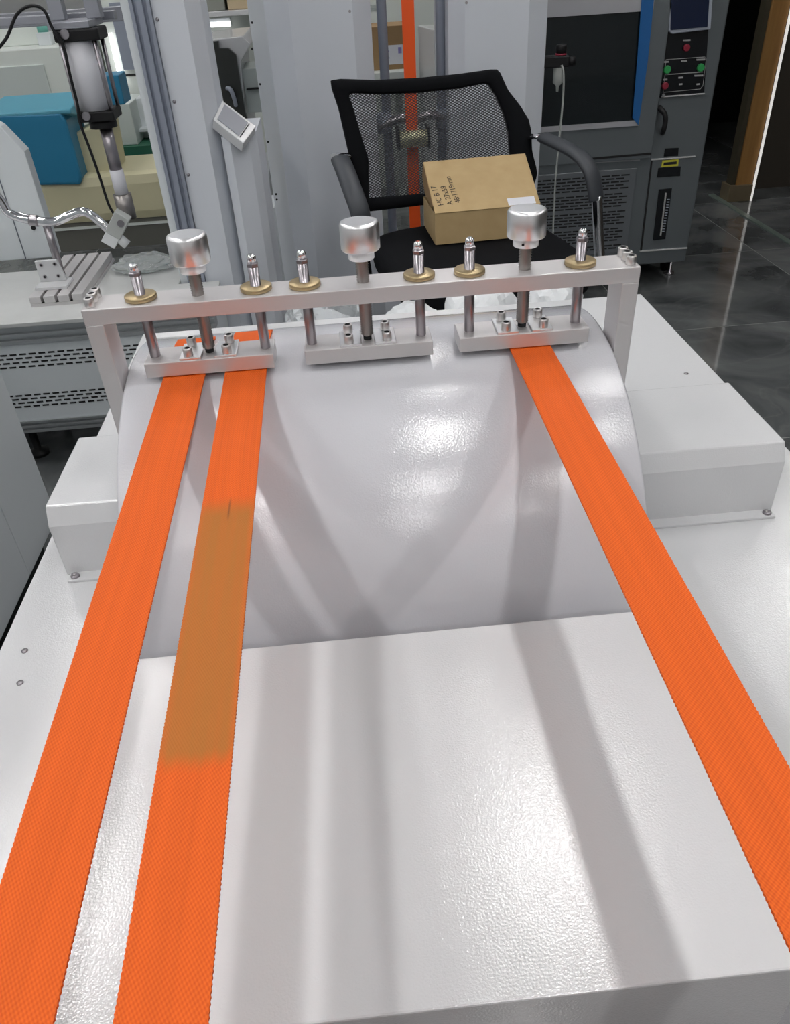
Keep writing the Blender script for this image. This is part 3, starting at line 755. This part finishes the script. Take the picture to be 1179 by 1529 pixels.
# gap behind the column: hooded machine, shelf with items
gY = 3.5
hood = thing('hooded_machine', 'white benchtop machine with a smoky black front seen between the two columns', 'machine', (P(350, 120, y=gY).x, gY+.2, 0))
hp = [(318, 58), (324, 56), (362, 54), (371, 66), (384, 112), (392, 140), (372, 172), (345, 172), (328, 90)]
MB().prism([P(*q, y=gY) for q in [(300, 60), (362, 54), (374, 66), (359, 92), (366, 170), (380, 260), (330, 260)]], (0, .45, 0)).build('hood', WHITE2, hood, bevel=.004)
MB().prism([P(*q, y=gY-.03) for q in [(317, 62), (326, 61), (327, 72), (341, 72), (352, 82), (366, 168), (372, 186), (340, 186)]], (0, .027, 0)).build('smoky_door', SMOKE, hood)
MB().tube([P(339, 132, y=gY-.045), P(344, 134, y=gY-.06), P(349, 146, y=gY-.06), P(352, 158, y=gY-.045)], .008).build('door_handle', BEZEL, hood)
MB().box(P(359, 105, y=gY).x, P(384, 105, y=gY).x, gY+.05, gY+.3, P(365, 172, y=gY).z, P(365, 105, y=gY).z).build('side_unit', PANELG, hood, bevel=.003)
MB().box(P(362, 100, y=gY).x, P(386, 100, y=gY).x, gY+.02, gY+.05, P(365, 136, y=gY).z, P(365, 134, y=gY).z).build('side_ledge', BLACK, hood)
sb = P(370, 240, y=gY+.05)
MB().box(P(330, 255, y=gY).x, P(400, 255, y=gY).x, gY-.02, gY+.45, 0, P(370, 262, y=gY).z).build('stand', PANEL, hood, bevel=.003)
lo = thing('socket_box', 'small grey box with three sockets low beside the testing frame', 'box', (P(418, 318, y=3.2).x, 3.2, 0))
s0, s1 = P(401, 310, y=3.2), P(432, 330, y=3.2)
MB().box(s0.x, s1.x+.05, 3.2, 3.4, 0, s0.z).build('box_body', PANEL, lo, bevel=.003)
for k in range(3):
    pz = P(419+k*6, 317, y=3.198); MB().cyl((pz.x, 3.194, pz.z), (pz.x, 3.201, pz.z), .007).build('socket', HOLE, lo)
shY = 5.0
sf = thing('wall_shelf', 'thin white shelf on a tall rack above the hooded machine', 'shelf', (P(338, 16, y=shY).x, shY+.1, 0))
a, b = P(306, 20, y=shY), P(368, 14, y=shY)
MB().box(a.x-.1, b.x+.1, shY, shY+.35, a.z-.02, a.z+.005).build('shelf_board', WHITE2, sf, bevel=.002)
for xx in (a.x-.1, b.x+.08): MB().box(xx, xx+.03, shY+.32, shY+.35, 0, a.z-.02).build('rack_post', PANEL, sf)
MB().box(a.x-.1, b.x+.11, shY+.352, shY+.372, 0, 1.5).build('rack_back', OFFW, sf)
c = P(320, 8, y=shY+.1)
tag(MB().box(c.x-.09, c.x+.06, shY+.06, shY+.3, a.z+.005, a.z+.16).build('storage_box', mat('taupe', (.25, .26, .23), .6), bevel=.004), 'grey storage box standing on the thin white shelf', 'box')
tag(MB().box(c.x+.075, c.x+.22, shY+.06, shY+.28, a.z+.005, a.z+.15).build('storage_box', mat('tan_box', (.50, .40, .26), .7), bevel=.004), 'tan storage box standing on the thin white shelf', 'box')
tb = thing('bright_tube', 'thin glowing white tube under the thin white shelf', 'lamp', tuple(P(328, 38, y=shY+.3)))
t0, t1 = P(312, 38, y=shY+.3), P(344, 38, y=shY+.3)
MB().cyl((t0.x, shY+.32, t0.z), (t1.x, shY+.32, t0.z), .012).build('tube', TUBE, tb)  # emissive tube drawn as a thin bright line below the shelf
MB().box(t0.x, t1.x, shY+.325, shY+.352, t0.z-.008, t0.z+.03).build('tube_backing', PANEL, tb)

# ------------------------------------------------------------------ left: low machine bench
BY = 2.05
zt_b = P(80, 478, y=BY).z; zb_b = P(60, 645, y=BY).z
bxr = xat(330, 470, BY)-.02; bxl = -1.75
bench = thing('machine_bench', 'low white machine bench with aluminium edges and slotted vents at left', 'bench', ((bxl+bxr)/2, BY+.35, 0))
byb = P(200, 392, z=zt_b).y
print('bench', zt_b, zb_b, bxr, byb)
nx, ny = ax_[0]-.026, AY-.016   # notch in which the column tester stands
MB().prism([(bxl, BY-.004, zt_b-.012), (bxr, BY-.004, zt_b-.012), (bxr, ny, zt_b-.012), (nx, ny, zt_b-.012), (nx, byb, zt_b-.012), (bxl, byb, zt_b-.012)], (0, 0, .012)).build('benchtop', mat('bench_grey_white', (.60, .61, .60), .45, noise=(8, (.54, .55, .54))), bench, bevel=.002)
z1 = P(60, 512, y=BY).z; z0 = P(60, 628, y=BY).z
def alu_edge(za, zb):
    h = zb-za; pr = [(0, 0), (0, .22), (.008, .26), (.008, .4), (0, .44), (0, .62), (.008, .66), (.008, .8), (0, .84), (0, 1), (.04, 1), (.04, 0)]
    return MB().prism([(bxl, BY+y, za+z*h) for y, z in pr], (bxr-bxl, 0, 0))
alu_edge(z1, zt_b-.0125).build('aluminium_edge', mat('edge_aluminium', (.42, .44, .45), .4, .6), bench)
alu_edge(zb_b, z0).build('aluminium_edge', MATS['edge_aluminium'], bench)
fp = MB().box(bxl, bxr, BY+.006, BY+.012, z0, z1).build('front_panel', PANEL, bench)
vt = MB()
for rows, sh in (((525, 531, 537.5, 544), 0), ((587, 592.5, 598, 603.5), .0)):
    for ri_, py in enumerate(rows):
        zz = P(60, py+3, y=BY).z; xx = -1.15+(ri_ % 2)*.013
        while xx < bxr-.03:
            vt.box(xx, xx+.0185, BY+.0052, BY+.0072, zz-.0024, zz+.0024); xx += .026
sl = vt.build('vent_slots', HOLE, fp); sl['kind'] = 'stuff'
MB().prism([(x, y, zb_b+.01) for x, y in ((bxl, BY+.012), (bxr, BY+.012), (bxr, ny-.004), (nx-.004, ny-.004), (nx-.004, byb-.02), (bxl, byb-.02))], (0, 0, zt_b-.012-zb_b-.01)).build('bench_body', PANEL, bench)
for sx in (bxl+.1, -1.0, nx-.06):
    for sy in (BY+.09, byb-.1): MB().lathe([(.03, 0), (.03, .012), (.011, .02), (.011, zb_b+.011)], (sx, sy, 0)).build('foot', BLACK, bench)
# slotted plate with a white angle bracket
pc = [P(x, y, z=zt_b) for x, y in ((47, 459), (133, 447), (160, 391), (100, 394))]
plate = thing('slotted_plate', 'small aluminium T-slot plate lying on the machine bench', 'plate', (pc[0].x+.1, (pc[0].y+pc[2].y)/2, zt_b))
W0 = pc[0].x; W1 = pc[1].x; PY0 = pc[0].y; PY1 = pc[3].y; ph = .028
nS = 3; wS = (W1-W0)/(nS+ .9); gS = .008
xx = W0; k = 0
while xx < W1-.01:
    x2 = min(xx+wS-gS, W1); MB().box(xx, x2, PY0, PY1, zt_b+.008, zt_b+ph).build('rail', ALU, plate, bevel=.0015); xx += wS
MB().box(W0, W1, PY0, PY1, zt_b, zt_b+.008).build('plate_base', ALU, plate)
MB().box(W0+.005, W1-.005, PY0+.004, PY1-.002, zt_b+.008, zt_b+.010).build('slot_floor', HOLE, plate)
br = thing('angle_bracket', 'white angle bracket with four bolts standing on the slotted plate', 'bracket', (W0+.08, PY0+.12, zt_b+ph))
zb_ = zt_b+ph
f0, f1 = P(66, 436, y=PY0+.10), P(103, 430, y=PY0+.10)
bzt = P(84, 388, y=PY0+.10).z
foot_y0 = PY0+.05
MB().box(f0.x-.004, f1.x+.012, foot_y0, PY0+.125, zb_, zb_+.008).build('bracket_foot', WHITE2, br, bevel=.001)
up = MB().prism([(f0.x, PY0+.10, zb_+.008), (f1.x, PY0+.10, zb_+.008), (f1.x-.012, PY0+.10, bzt), (f0.x, PY0+.10, bzt)], (0, .012, 0)).build('bracket_plate', WHITE2, br, bevel=.001)
for u in (.22, .74):
    for v in (.25, .82):
        socket_screw('bolt', (f0.x+(f1.x-f0.x)*u, PY0+.1005, zb_+.008+(bzt-zb_-.008)*v), .0055, .003, up, axis=(0, -1, 0))
# bent chrome tube with a clamp, carried on a post
cyl_y = 2.33
tube_p = [P(x, y, y=cyl_y) for x, y in ((-30, 262), (0, 298), (14, 318), (45, 328), (80, 331), (103, 322), (122, 316), (138, 322), (165, 346))]
ctb = thing('chrome_arm', 'bent chrome tube arm with a white clamp nozzle above the machine bench', 'arm', (tube_p[4].x, cyl_y, zt_b))
ar = MB().tube(tube_p, .0125, n=14).build('tube', CHROME, ctb)
MB().tube([P(x, y, y=cyl_y-.001) for x, y in ((44, 328), (50, 329), (57, 330))], .0155, n=14, sub=2).build('collar', STEEL, ar)
MB().cyl(P(166, 345, y=cyl_y), P(190, 366, y=cyl_y), .014).build('nozzle', WHITEP, ctb)
ca = P(172, 344, y=cyl_y)
Mc = Matrix.Translation(ca) @ Matrix.Rotation(math.radians(38), 4, 'Y')
MB().box(-.022, .022, -.02, .02, -.012, .055, Mc).build('clamp_block', mat('pale_clamp', (.5, .52, .5), .4, .3), ctb, bevel=.002)
MB().cyl(Mc @ Vector((.006, -.024, .034)), Mc @ Vector((.006, -.019, .034)), .010).build('clamp_knob', STEEL, ctb)
MB().box(-.02, .02, -.018, .018, -.045, -.012, Mc).build('clamp_jaw', WHITEP, ctb, bevel=.002)
pf = P(66, 332, y=cyl_y+.0)
MB().cyl((pf.x, cyl_y+.01, zt_b+ph), (pf.x, cyl_y+.01, pf.z), .011).build('post', STEEL, ctb)
# crumpled clear film on the bench
pb = P(225, 385, z=zt_b)
crumple('plastic_film', 'crumpled sheet of clear plastic film lying on the machine bench', 'film', (pb.x, pb.y-.10, zt_b+.001), .085, .07, .022, CLEARP, 21, .25)

# white machine body at the back left of the bench
wy = 2.62
mb_ = thing('bench_machine', 'white chamfered machine body standing on the left end of the machine bench', 'machine', (-1.05, wy, zt_b))
MB().prism([P(-120, 150, y=wy), P(-40, 165, y=wy), P(0, 189, y=wy), P(36, 226, y=wy), P(69, 330, y=wy), Vector((P(69, 330, y=wy).x, wy, zt_b)), Vector((P(-120, 150, y=wy).x, wy, zt_b))], (0, .05, 0)).build('end_plate', PANEL, mb_, bevel=.002)
e0 = P(20, 330, y=wy-.004)
MB().box(e0.x-.002, e0.x, wy-.003, wy, zt_b, P(20, 250, y=wy).z).build('seam', EXTRD, mb_)
cS = P(50, 340, y=wy); MB().cyl((cS.x, wy-.004, cS.z), (cS.x, wy+.001, cS.z), .007).build('screw', BLACK, mb_)
# near white cabinet at the very left
lxf = -.80
pk = P(50, 680, x=lxf); zlo = .07; ysm = P(25, 812, x=lxf).y
lc_ = thing('white_floor_cabinet', 'plain pale grey cabinet with a vertical panel seam left of the tester', 'cabinet', (lxf-.3, 1.1, 0))
print('left cab', pk, ysm)
MB().box(lxf-.7, lxf-.013, .55, pk.y, zlo, 1.02).build('cabinet_body', PANEL, lc_, bevel=.002)
for ya_, yb_ in ((.553, ysm-.0015), (ysm+.0015, pk.y-.002)):
    MB().box(lxf-.0125, lxf, ya_, yb_, zlo+.004, 1.015).build('side_panel', PANEL, lc_, bevel=.0015)
MB().box(lxf-.66, lxf-.04, .6, pk.y-.05, 0, zlo).build('plinth', BLACK, lc_)

# ------------------------------------------------------------------ left back: frame, air cylinder, blue and cream press
cY = 2.62
afr = thing('aluminium_frame', 'grey aluminium profile frame carrying the air cylinder at the left', 'frame', (-1.3, cY, 0))
EX2 = mat('grey_profile', (.36, .37, .41), .4, .5)
def bar(x0, x1, z0_, z1_, y0_, y1_, nm_='rail'): return MB().box(x0, x1, y0_, y1_, z0_, z1_).build(nm_, EX2, afr, bevel=.002)
zb0 = P(60, 40, y=cY).z; zb1 = P(60, 26, y=cY).z
bar(-1.9, P(155, 20, y=cY).x, zb0, zb1, cY+.12, cY+.16)
za0 = P(105, 42, y=cY).z; za1 = P(105, 31, y=cY).z
bar(P(77, 36, y=cY).x, P(139, 34, y=cY).x, za0, za1, cY-.05, cY+.12, 'mount_plate')
for q in (64, 120):
    xq = P(q, 10, y=cY).x; bar(xq, xq+.04, za1, TOPZ, cY+.04, cY+.08, 'upright')
bar(-1.9, P(180, 10, y=cY+.4).x, P(150, 17, y=cY+.4).z-.03, P(150, 17, y=cY+.4).z+.01, cY+.4, cY+.44)
bar(-1.9, P(155, 20, y=cY).x, TOPZ, TOPZ+.04, cY+.02, cY+.44)
for xx in (-1.9,): bar(xx, xx+.04, 0, TOPZ, cY+.16, cY+.20, 'upright'); bar(xx, xx+.04, 0, TOPZ, cY+.36, cY+.40, 'upright')
ac = thing('air_cylinder', 'silver pneumatic air cylinder with black end caps and hanging piston rod', 'cylinder', tuple(P(180, 325, y=cY)))
t0 = P(113, 52, y=cY); xc_ = t0.x+.015
zz = [P(113, 42, y=cY).z, P(115, 60, y=cY).z, P(140, 163, y=cY).z, P(140, 178, y=cY).z, P(150, 190, y=cY).z, P(160, 254, y=cY).z, P(170, 290, y=cY).z, P(182, 326, y=cY).z]
MB().box(xc_-.062, xc_+.062, cY-.055, cY+.055, zz[1], zz[0]).build('end_cap', BLACK, ac, bevel=.004)
MB().box(xc_-.055, xc_+.05, cY-.055, cY+.055, zz[3], zz[2]).build('end_cap', BLACK, ac, bevel=.004)
MB().cyl((xc_, cY, zz[4]), (xc_, cY, zz[3]), .04).build('rod_gland', BLACK, ac)
MB().cyl((xc_-.008, cY, zz[2]), (xc_-.008, cY, zz[1]), .048, n=32).build('barrel', CYLW, ac)
for sx in (-.05, .044):
    for sy in (-.046, .046): MB().cyl((xc_+sx, cY+sy, zz[2]), (xc_+sx, cY+sy, zz[1]), .006, n=8).build('tie_rod', STEEL, ac)
for q in ((97, 51), (129, 173)):
    pq = P(*q, y=cY-.056); MB().cyl((pq.x, cY-.062, pq.z), (pq.x, cY-.052, pq.z), .012).build('port', STEEL, ac)
MB().cyl((xc_+.004, cY, zz[5]), (xc_+.004, cY, zz[4]), .019).build('piston_rod', STEEL, ac)
MB().cyl((xc_+.004, cY, zz[6]), (xc_+.004, cY, zz[5]), .021).build('rod_coupling', CYLW, ac)
MB().cyl((xc_+.004, cY, zz[7]), (xc_+.004, cY, zz[6]), .028).build('rod_end', STEELD, ac)
cab_pts = [P(x, y, y=cY-.075) for x, y in ((-10, 80), (10, 56), (25, 22), (45, 9), (65, 15), (78, 42), (95, 70), (104, 110), (116, 158), (119, 182), (135, 225), (150, 268), (162, 305), (172, 322))]
tag(MB().tube(cab_pts, .0042, n=8).build('black_cable', BLACK), 'thin black cable looping over to the air cylinder and down its rod', 'cable')
# press: blue guard over cream base
pY = 4.25
press = thing('blue_press', 'large blue and cream press with a padded cream base on the floor', 'machine', (P(120, 330, y=pY).x, pY+.3, 0))
zc0 = max(.02, P(150, 334, y=pY).z); zc1 = P(150, 262, y=pY).z
MB().box(P(40, 300, y=pY).x, P(262, 300, y=pY).x, pY, pY+.5, zc0, zc1, c=.05).build('cream_base', CREAM, press)
MB().box(P(60, 330, y=pY).x, P(262, 330, y=pY).x, pY+.02, pY+.46, 0, zc0+.01).build('plinth', mat('dark_plinth', (.14, .14, .12), .5), press)
MB().box(P(60, 330, y=pY).x, P(262, 330, y=pY).x, pY+.012, pY+.02, zc0-.025, zc0-.012).build('base_rail', OFFW, press)
MB().prism([P(x, y, y=pY-.02) for x, y in ((-30, 172), (90, 168), (98, 180), (122, 265), (120, 276), (55, 277), (36, 225), (0, 190), (-30, 190))], (0, .3, 0)).build('blue_guard', BLUE, press, bevel=.012)
top = [P(x, y, y=pY-.02) for x, y in ((-30, 172), (90, 168))]
MB().prism([Vector((top[0].x, pY-.018, top[0].z)), Vector((top[0].x, pY+.35, top[0].z+.03)), Vector((top[0].x, pY+.35, top[0].z-.1)), Vector((top[0].x, pY-.018, top[0].z-.02))], (top[1].x-top[0].x+.05, 0, 0)).build('guard_lid', mat('light_blue', (.10, .36, .48), .4), press, bevel=.006)
MB().prism([P(x, y, y=pY+.1) for x, y in ((108, 200), (160, 180), (175, 262), (122, 262))], (0, .25, 0)).build('cream_block', CREAM, press, bevel=.01)
MB().box(P(155, 160, y=pY+.15).x, P(178, 120, y=pY+.15).x, pY+.15, pY+.32, P(160, 165, y=pY).z, P(165, 118, y=pY).z).build('blue_block', BLUE, press, bevel=.006)
# green and blue worktop unit beside it
uY = 4.9
un = thing('worktop_unit', 'pale machine unit with a green worktop and blue front edge beside the cream press', 'machine', (P(200, 240, y=uY).x, uY+.2, 0))
MB().box(P(166, 240, y=uY).x, P(262, 240, y=uY).x, uY, uY+.5, P(190, 252, y=uY).z, P(190, 236, y=uY).z).build('blue_edge', BLUE, un)
MB().box(P(166, 240, y=uY).x, P(262, 240, y=uY).x, uY+.05, uY+.6, P(190, 236, y=uY).z, P(190, 222, y=uY).z).build('green_worktop', GREENF, un)
MB().box(P(162, 200, y=uY+.1).x, P(203, 200, y=uY+.1).x, uY+.10, uY+.5, P(190, 222, y=uY).z, P(190, 155, y=uY+.1).z).build('pale_block', PANELG, un, bevel=.005)
MB().box(P(160, 300, y=uY).x, P(262, 300, y=uY).x, uY+.05, uY+.55, 0, P(190, 252, y=uY).z).build('cabinet', OFFW, un)
MB().box(P(210, 200, y=uY+.3).x, P(262, 200, y=uY+.3).x, uY+.3, uY+.6, P(190, 222, y=uY).z, P(190, 148, y=uY+.3).z).build('grey_block', PANEL, un, bevel=.004)
MB().box(P(200, 162, y=uY+.2).x, P(225, 162, y=uY+.2).x, uY+.2, uY+.3, P(212, 197, y=uY+.2).z, P(212, 193, y=uY+.2).z).build('grey_bar', PANEL, un)
# tall pale machines behind
gy = 5.6
gm = thing('pale_machine', 'tall pale machine with a bright tube lamp and steel slide behind the air cylinder', 'machine', (P(190, 60, y=gy).x, gy+.3, 0))
MB().box(P(148, 60, y=gy).x, P(262, 60, y=gy).x, gy, gy+.5, 0, 1.7).build('housing', OFFW, gm, bevel=.006)
a, b = P(157, 50, y=gy-.03), P(178, 133, y=gy-.03)
MB().cyl((a.x+.03, gy-.03, b.z), (a.x+.03, gy-.03, a.z), .013).build('lit_tube', TUBE, gm)
MB().box(a.x+.06, a.x+.13, gy-.03, gy, b.z+.1, a.z+.15).build('slide_rail', EXTR, gm)
MB().box(P(186, 150, y=gy-.02).x, P(225, 150, y=gy-.02).x, gy-.006, gy, P(200, 113, y=gy).z, P(200, 110, y=gy).z).build('panel_gap', HOLE, gm)
wc = thing('pale_cabinet', 'wide pale green-white cabinet with a large recessed door at the far left', 'cabinet', (-1.9, 5.2, 0))
wY = 5.2
za_, zb2 = P(40, 72, y=wY).z, P(40, 95, y=wY).z
MB().box(-3.2, P(122, 110, y=wY).x, wY, wY+.6, 0, za_).build('cabinet_body', OFFW, wc, bevel=.008)
MB().box(P(-60, 120, y=wY).x, P(72, 120, y=wY).x, wY-.012, wY, .3, P(40, 97, y=wY).z).build('door', PANELG, wc, bevel=.004)
up_ = P(30, 40, y=wY+.2)
uc = thing('upper_cabinet', 'small off-white case standing on the wide pale cabinet', 'case', (up_.x, wY+.3, za_))
MB().box(P(-60, 60, y=wY+.2).x, P(62, 60, y=wY+.2).x, wY+.2, wY+.5, za_, P(30, 36, y=wY+.2).z).build('case_body', OFFW, uc, bevel=.006)
lt = P(64, 52, y=wY+.15)
ph_ = thing('indicator_box', 'small grey indicator box with a mint cap on the wide pale cabinet', 'box', (lt.x, wY+.15, za_))
MB().box(lt.x-.03, lt.x+.045, wY+.12, wY+.19, za_, P(66, 48, y=wY+.15).z).build('box_body', PANEL, ph_, bevel=.003)
MB().lathe([(.03, 0), (.03, .03), (.012, .05)], (lt.x+.005, wY+.155, P(66, 48, y=wY+.15).z)).build('mint_cap', MINT, ph_)

# ------------------------------------------------------------------ environmental chamber at right
EY = 3.10
def E(px, py, dy=0.0): return P(px, py, y=EY-dy)
cxl, cxr = .70, E(1024, 383).x
cz0 = E(1000, 392).z
chm = thing('climate_chamber', 'dark stainless climate chamber with a window, control panel and slotted vents', 'cabinet', ((cxl+cxr)/2, EY+.4, 0))
MB().box(cxl, cxr, EY, EY+.85, cz0, 1.75).build('chamber_body', CHAMB, chm, bevel=.006)
def plate_px(name, pts, dy, th, m, parent, bevel=0.0):
    return MB().prism([E(x, y, dy) for x, y in pts], (0, th, 0)).build(name, m, parent, bevel=bevel)
xsplit = E(985, 120).x; zspl = E(985, 238).z
dr = MB().box(cxl+.004, xsplit-.004, EY-.03, EY-.001, zspl+.012, 1.70).build('chamber_door', CHAMB, chm, bevel=.004)
wx0, wx1 = E(829, 100).x, E(950, 100).x; wz0, wz1 = E(885, 181).z, E(890, 20).z
wx0 -= .05
fr = MB()
for a in ((wx0-.02, wx1+.02, wz0-.018, wz0), (wx0-.02, wx1+.02, wz1, wz1+.05), (wx0-.02, wx0, wz0, wz1), (wx1, wx1+.016, wz0, wz1)):
    fr.box(a[0], a[1], EY-.042, EY-.028, a[2], a[3])
fr.build('window_frame', mat('bright_stainless', (.55, .55, .58), .3, .5), dr)
MB().box(wx0, wx1, EY-.036, EY-.029, wz0, wz1).build('window_pane', GLASSD, dr)
plate_px('blue_film_strip', [(959, -20), (978, -20), (967, 90), (953, 187), (944, 176), (951, 90)], .046, .0025, FILM, dr)
plate_px('door_edge_gap', [(880, 236), (972, 228), (972, 231), (880, 239)], .034, .003, HOLE, chm)
# control column
cp = plate_px('control_panel', [(1005, -120), (1068, -122), (1051, 139), (986, 146), (985, 146)], .010, .009, BLACKG, chm)
bz_ = plate_px('screen_bezel', [(1000, -70), (1068, -74), (1061, 44), (1003, 51), (998, 46)], .030, .020, BEZEL, cp, bevel=.003)
plate_px('screen', [(1003, -62), (1063, -66), (1056, 40), (1001, 45)], .033, .004, SCREENB, bz_)
def ring(pts, w, dy, m, parent, nm_):
    q = [E(x, y, dy) for x, y in pts]; mb = MB()
    mb.tube(q+[q[0]], w, n=6, sub=1); return mb.build(nm_, m, parent)
ring([(994, 89), (1052, 85), (1054, 88), (1049, 128), (1045, 133), (990, 138)], .0009, .011, PRINT, cp, 'outline_print')
plate_px('divider_print', [(992, 111), (1049, 107), (1049, 108.2), (992, 112.2)], .0115, .001, PRINT, cp)
plate_px('panel_trim', [(987, 144), (1052, 139), (1052, 140.6), (987, 145.8)], .014, .005, TRIM, chm)
for q, m_ in (((995, 104), GREEN), ((1045, 101), GREEN), ((1024, 71), RED), ((992, 128), RED)):
    c = E(*q, .010); r = .0135 if m_ is GREEN else .012
    MB().lathe([(r, 0), (r, .008), (r*.8, .012)], (c.x, EY-.009, c.z), (0, -1, 0), 20).build('push_button', m_, cp)
for q in ((1025, 60, 11), (994, 92.5, 8), (1021, 91, 9), (1046, 89, 13), (1016, 116, 7), (1043, 113, 13), (993, 119, 6), (1016, 126, 5), (1042, 126, 5)):
    x, y, wd = q; plate_px('print', [(x-wd/2, y-1.1), (x+wd/2, y-1.6), (x+wd/2, y+.9), (x-wd/2, y+1.4)], .0112, .001, PRINT, cp)
cq = E(989, 142, .012); MB().lathe([(.006, 0), (.006, .01)], (cq.x, EY-.012, cq.z), (0, -1, 0), 12).build('lock', CHROME, cp)
h0, h1, h2 = E(985, 162, .03), E(992, 170, .045), E(990, 196, .045)
MB().tube([E(985, 161, .0), h0, h1, E(993, 182, .048), h2, E(989, 198, .0)], .009, n=10).build('door_handle', BLACK, chm)
plate_px('small_label', [(993, 222), (1013, 221), (1012, 233), (991, 234)], .004, .005, BLACKG, chm)
plate_px('seam_trim', [(972, 238), (1038, 233), (1038, 234.6), (972, 239.8)], .006, .006, TRIM, chm)
yl_ = plate_px('yellow_label', [(989, 240), (1013, 238), (1012, 248), (987, 250)], .004, .005, YELLOW, chm)
plate_px('label_print', [(991, 243), (1010, 241), (1010, 245), (990, 247)], .005, .0012, HOLE, yl_)
plate_px('rating_plate', [(983, 251), (1016, 249), (1015, 263), (981, 265)], .004, .005, BLACKG, chm)
gg = plate_px('level_gauge', [(984, 283), (1003, 281), (993, 357), (975, 359)], .006, .007, BLACKG, chm)
plate_px('gauge_tube', [(993, 288), (995, 288), (987, 352), (985, 352)], .010, .004, PRINT, gg)
for k in range(13):
    yy = 297+k*4; xx = 998-k*.66
    plate_px('gauge_mark', [(xx-2, yy), (xx+1.6, yy), (xx+1.6, yy+1.4), (xx-2, yy+1.4)], .0075, .001, BEZEL, gg)
plate_px('foot_trim', [(955, 375), (1026, 370), (1026, 371.6), (955, 376.6)], .006, .006, TRIM, chm)
plate_px('column_seam', [(972, 240), (974, 240), (958, 375), (955.5, 375)], .003, .004, HOLE, chm)
vx0, vx1 = cxl+.03, E(950, 250).x; vz0, vz1 = E(900, 378).z, E(900, 254).z
vp = MB().box(vx0, vx1, EY-.008, EY-.0005, vz0, vz1).build('vent_panel', CHAMBD, chm, bevel=.002)
plate_px('panel_rail', [(800, 246), (955, 238), (955, 240), (800, 248)], .012, .012, MATS['bright_stainless'], chm)
vs_ = MB(); nrow = 30
zr = vz1-.022; k = 0
while zr > vz0+.015:
    xx = vx0+.02+(.019 if k % 2 else 0)
    while xx < vx1-.05:
        vs_.box(xx, xx+.032, EY-.0092, EY-.0078, zr-.0026, zr+.0026); xx += .0385
    k += 1; zr -= .0115 if k % 5 else .021
so = vs_.build('vent_slots', HOLE, vp); so['kind'] = 'stuff'
for xx in (cxl+.12, P(997, 402, y=EY+.17).x):
    for yy in (EY+.19, EY+.75):
        MB().box(xx-.028, xx+.028, yy-.03, yy+.03, .05, cz0+.001).build('caster_bracket', BLACK, chm, bevel=.003)
        MB().lathe([(.022, 0), (.022, .008), (.009, .014), (.009, .10)], (xx, yy-.036, 0)).build('levelling_foot', STEEL, chm)
        MB().cyl((xx-.014, yy+.012, .03), (xx+.014, yy+.012, .03), .03).build('caster', BLACK, chm)

# air regulator on the right column with its clear hose
ay = FY+.06
reg = thing('air_regulator', 'black air regulator with clear bowl and hose beside the white column', 'regulator', tuple(P(835, 120, y=ay)))
k0 = P(837, 66, y=ay); k1 = P(836, 80, y=ay); k2 = P(834, 100, y=ay); k3 = P(831, 112, y=ay); k4 = P(830, 128, y=ay); k5 = P(830, 137, y=ay)
xr_ = k2.x
MB().lathe([(.016, k1.z-k0.z), (.017, -.005), (.015, 0)], (xr_+.004, ay, k0.z), n=18).build('knob', BLACK, reg)
MB().lathe([(.0175, 0), (.0175, .005)], (xr_+.004, ay, k1.z-.004), n=18).build('red_ring', RED, reg)
MB().box(rx_[3]-.004, xr_+.028, ay-.02, ay+.02, k2.z, k1.z-.004).build('regulator_body', BLACK, reg, bevel=.004)
MB().cyl((xr_+.028, ay, (k1.z+k2.z)/2-.004), (xr_+.05, ay, (k1.z+k2.z)/2-.004), .014).build('gauge', BLACK, reg)
MB().lathe([(.004, k5.z-k2.z), (.006, k4.z-k2.z), (.016, k4.z-k2.z+.008), (.017, 0)], (xr_, ay, k2.z), n=18).build('bowl', GLASSB, reg)
hp_ = [P(838, 97, y=ay-.03), P(841, 110, y=ay-.032), P(840, 150, y=ay-.03), P(834, 215, y=ay-.03), P(829, 270, y=ay-.03), P(826, 330, y=ay-.03), P(824, 380, y=ay-.03)]
MB().tube(hp_, .0032, n=8).build('hose', GLASSB, reg)
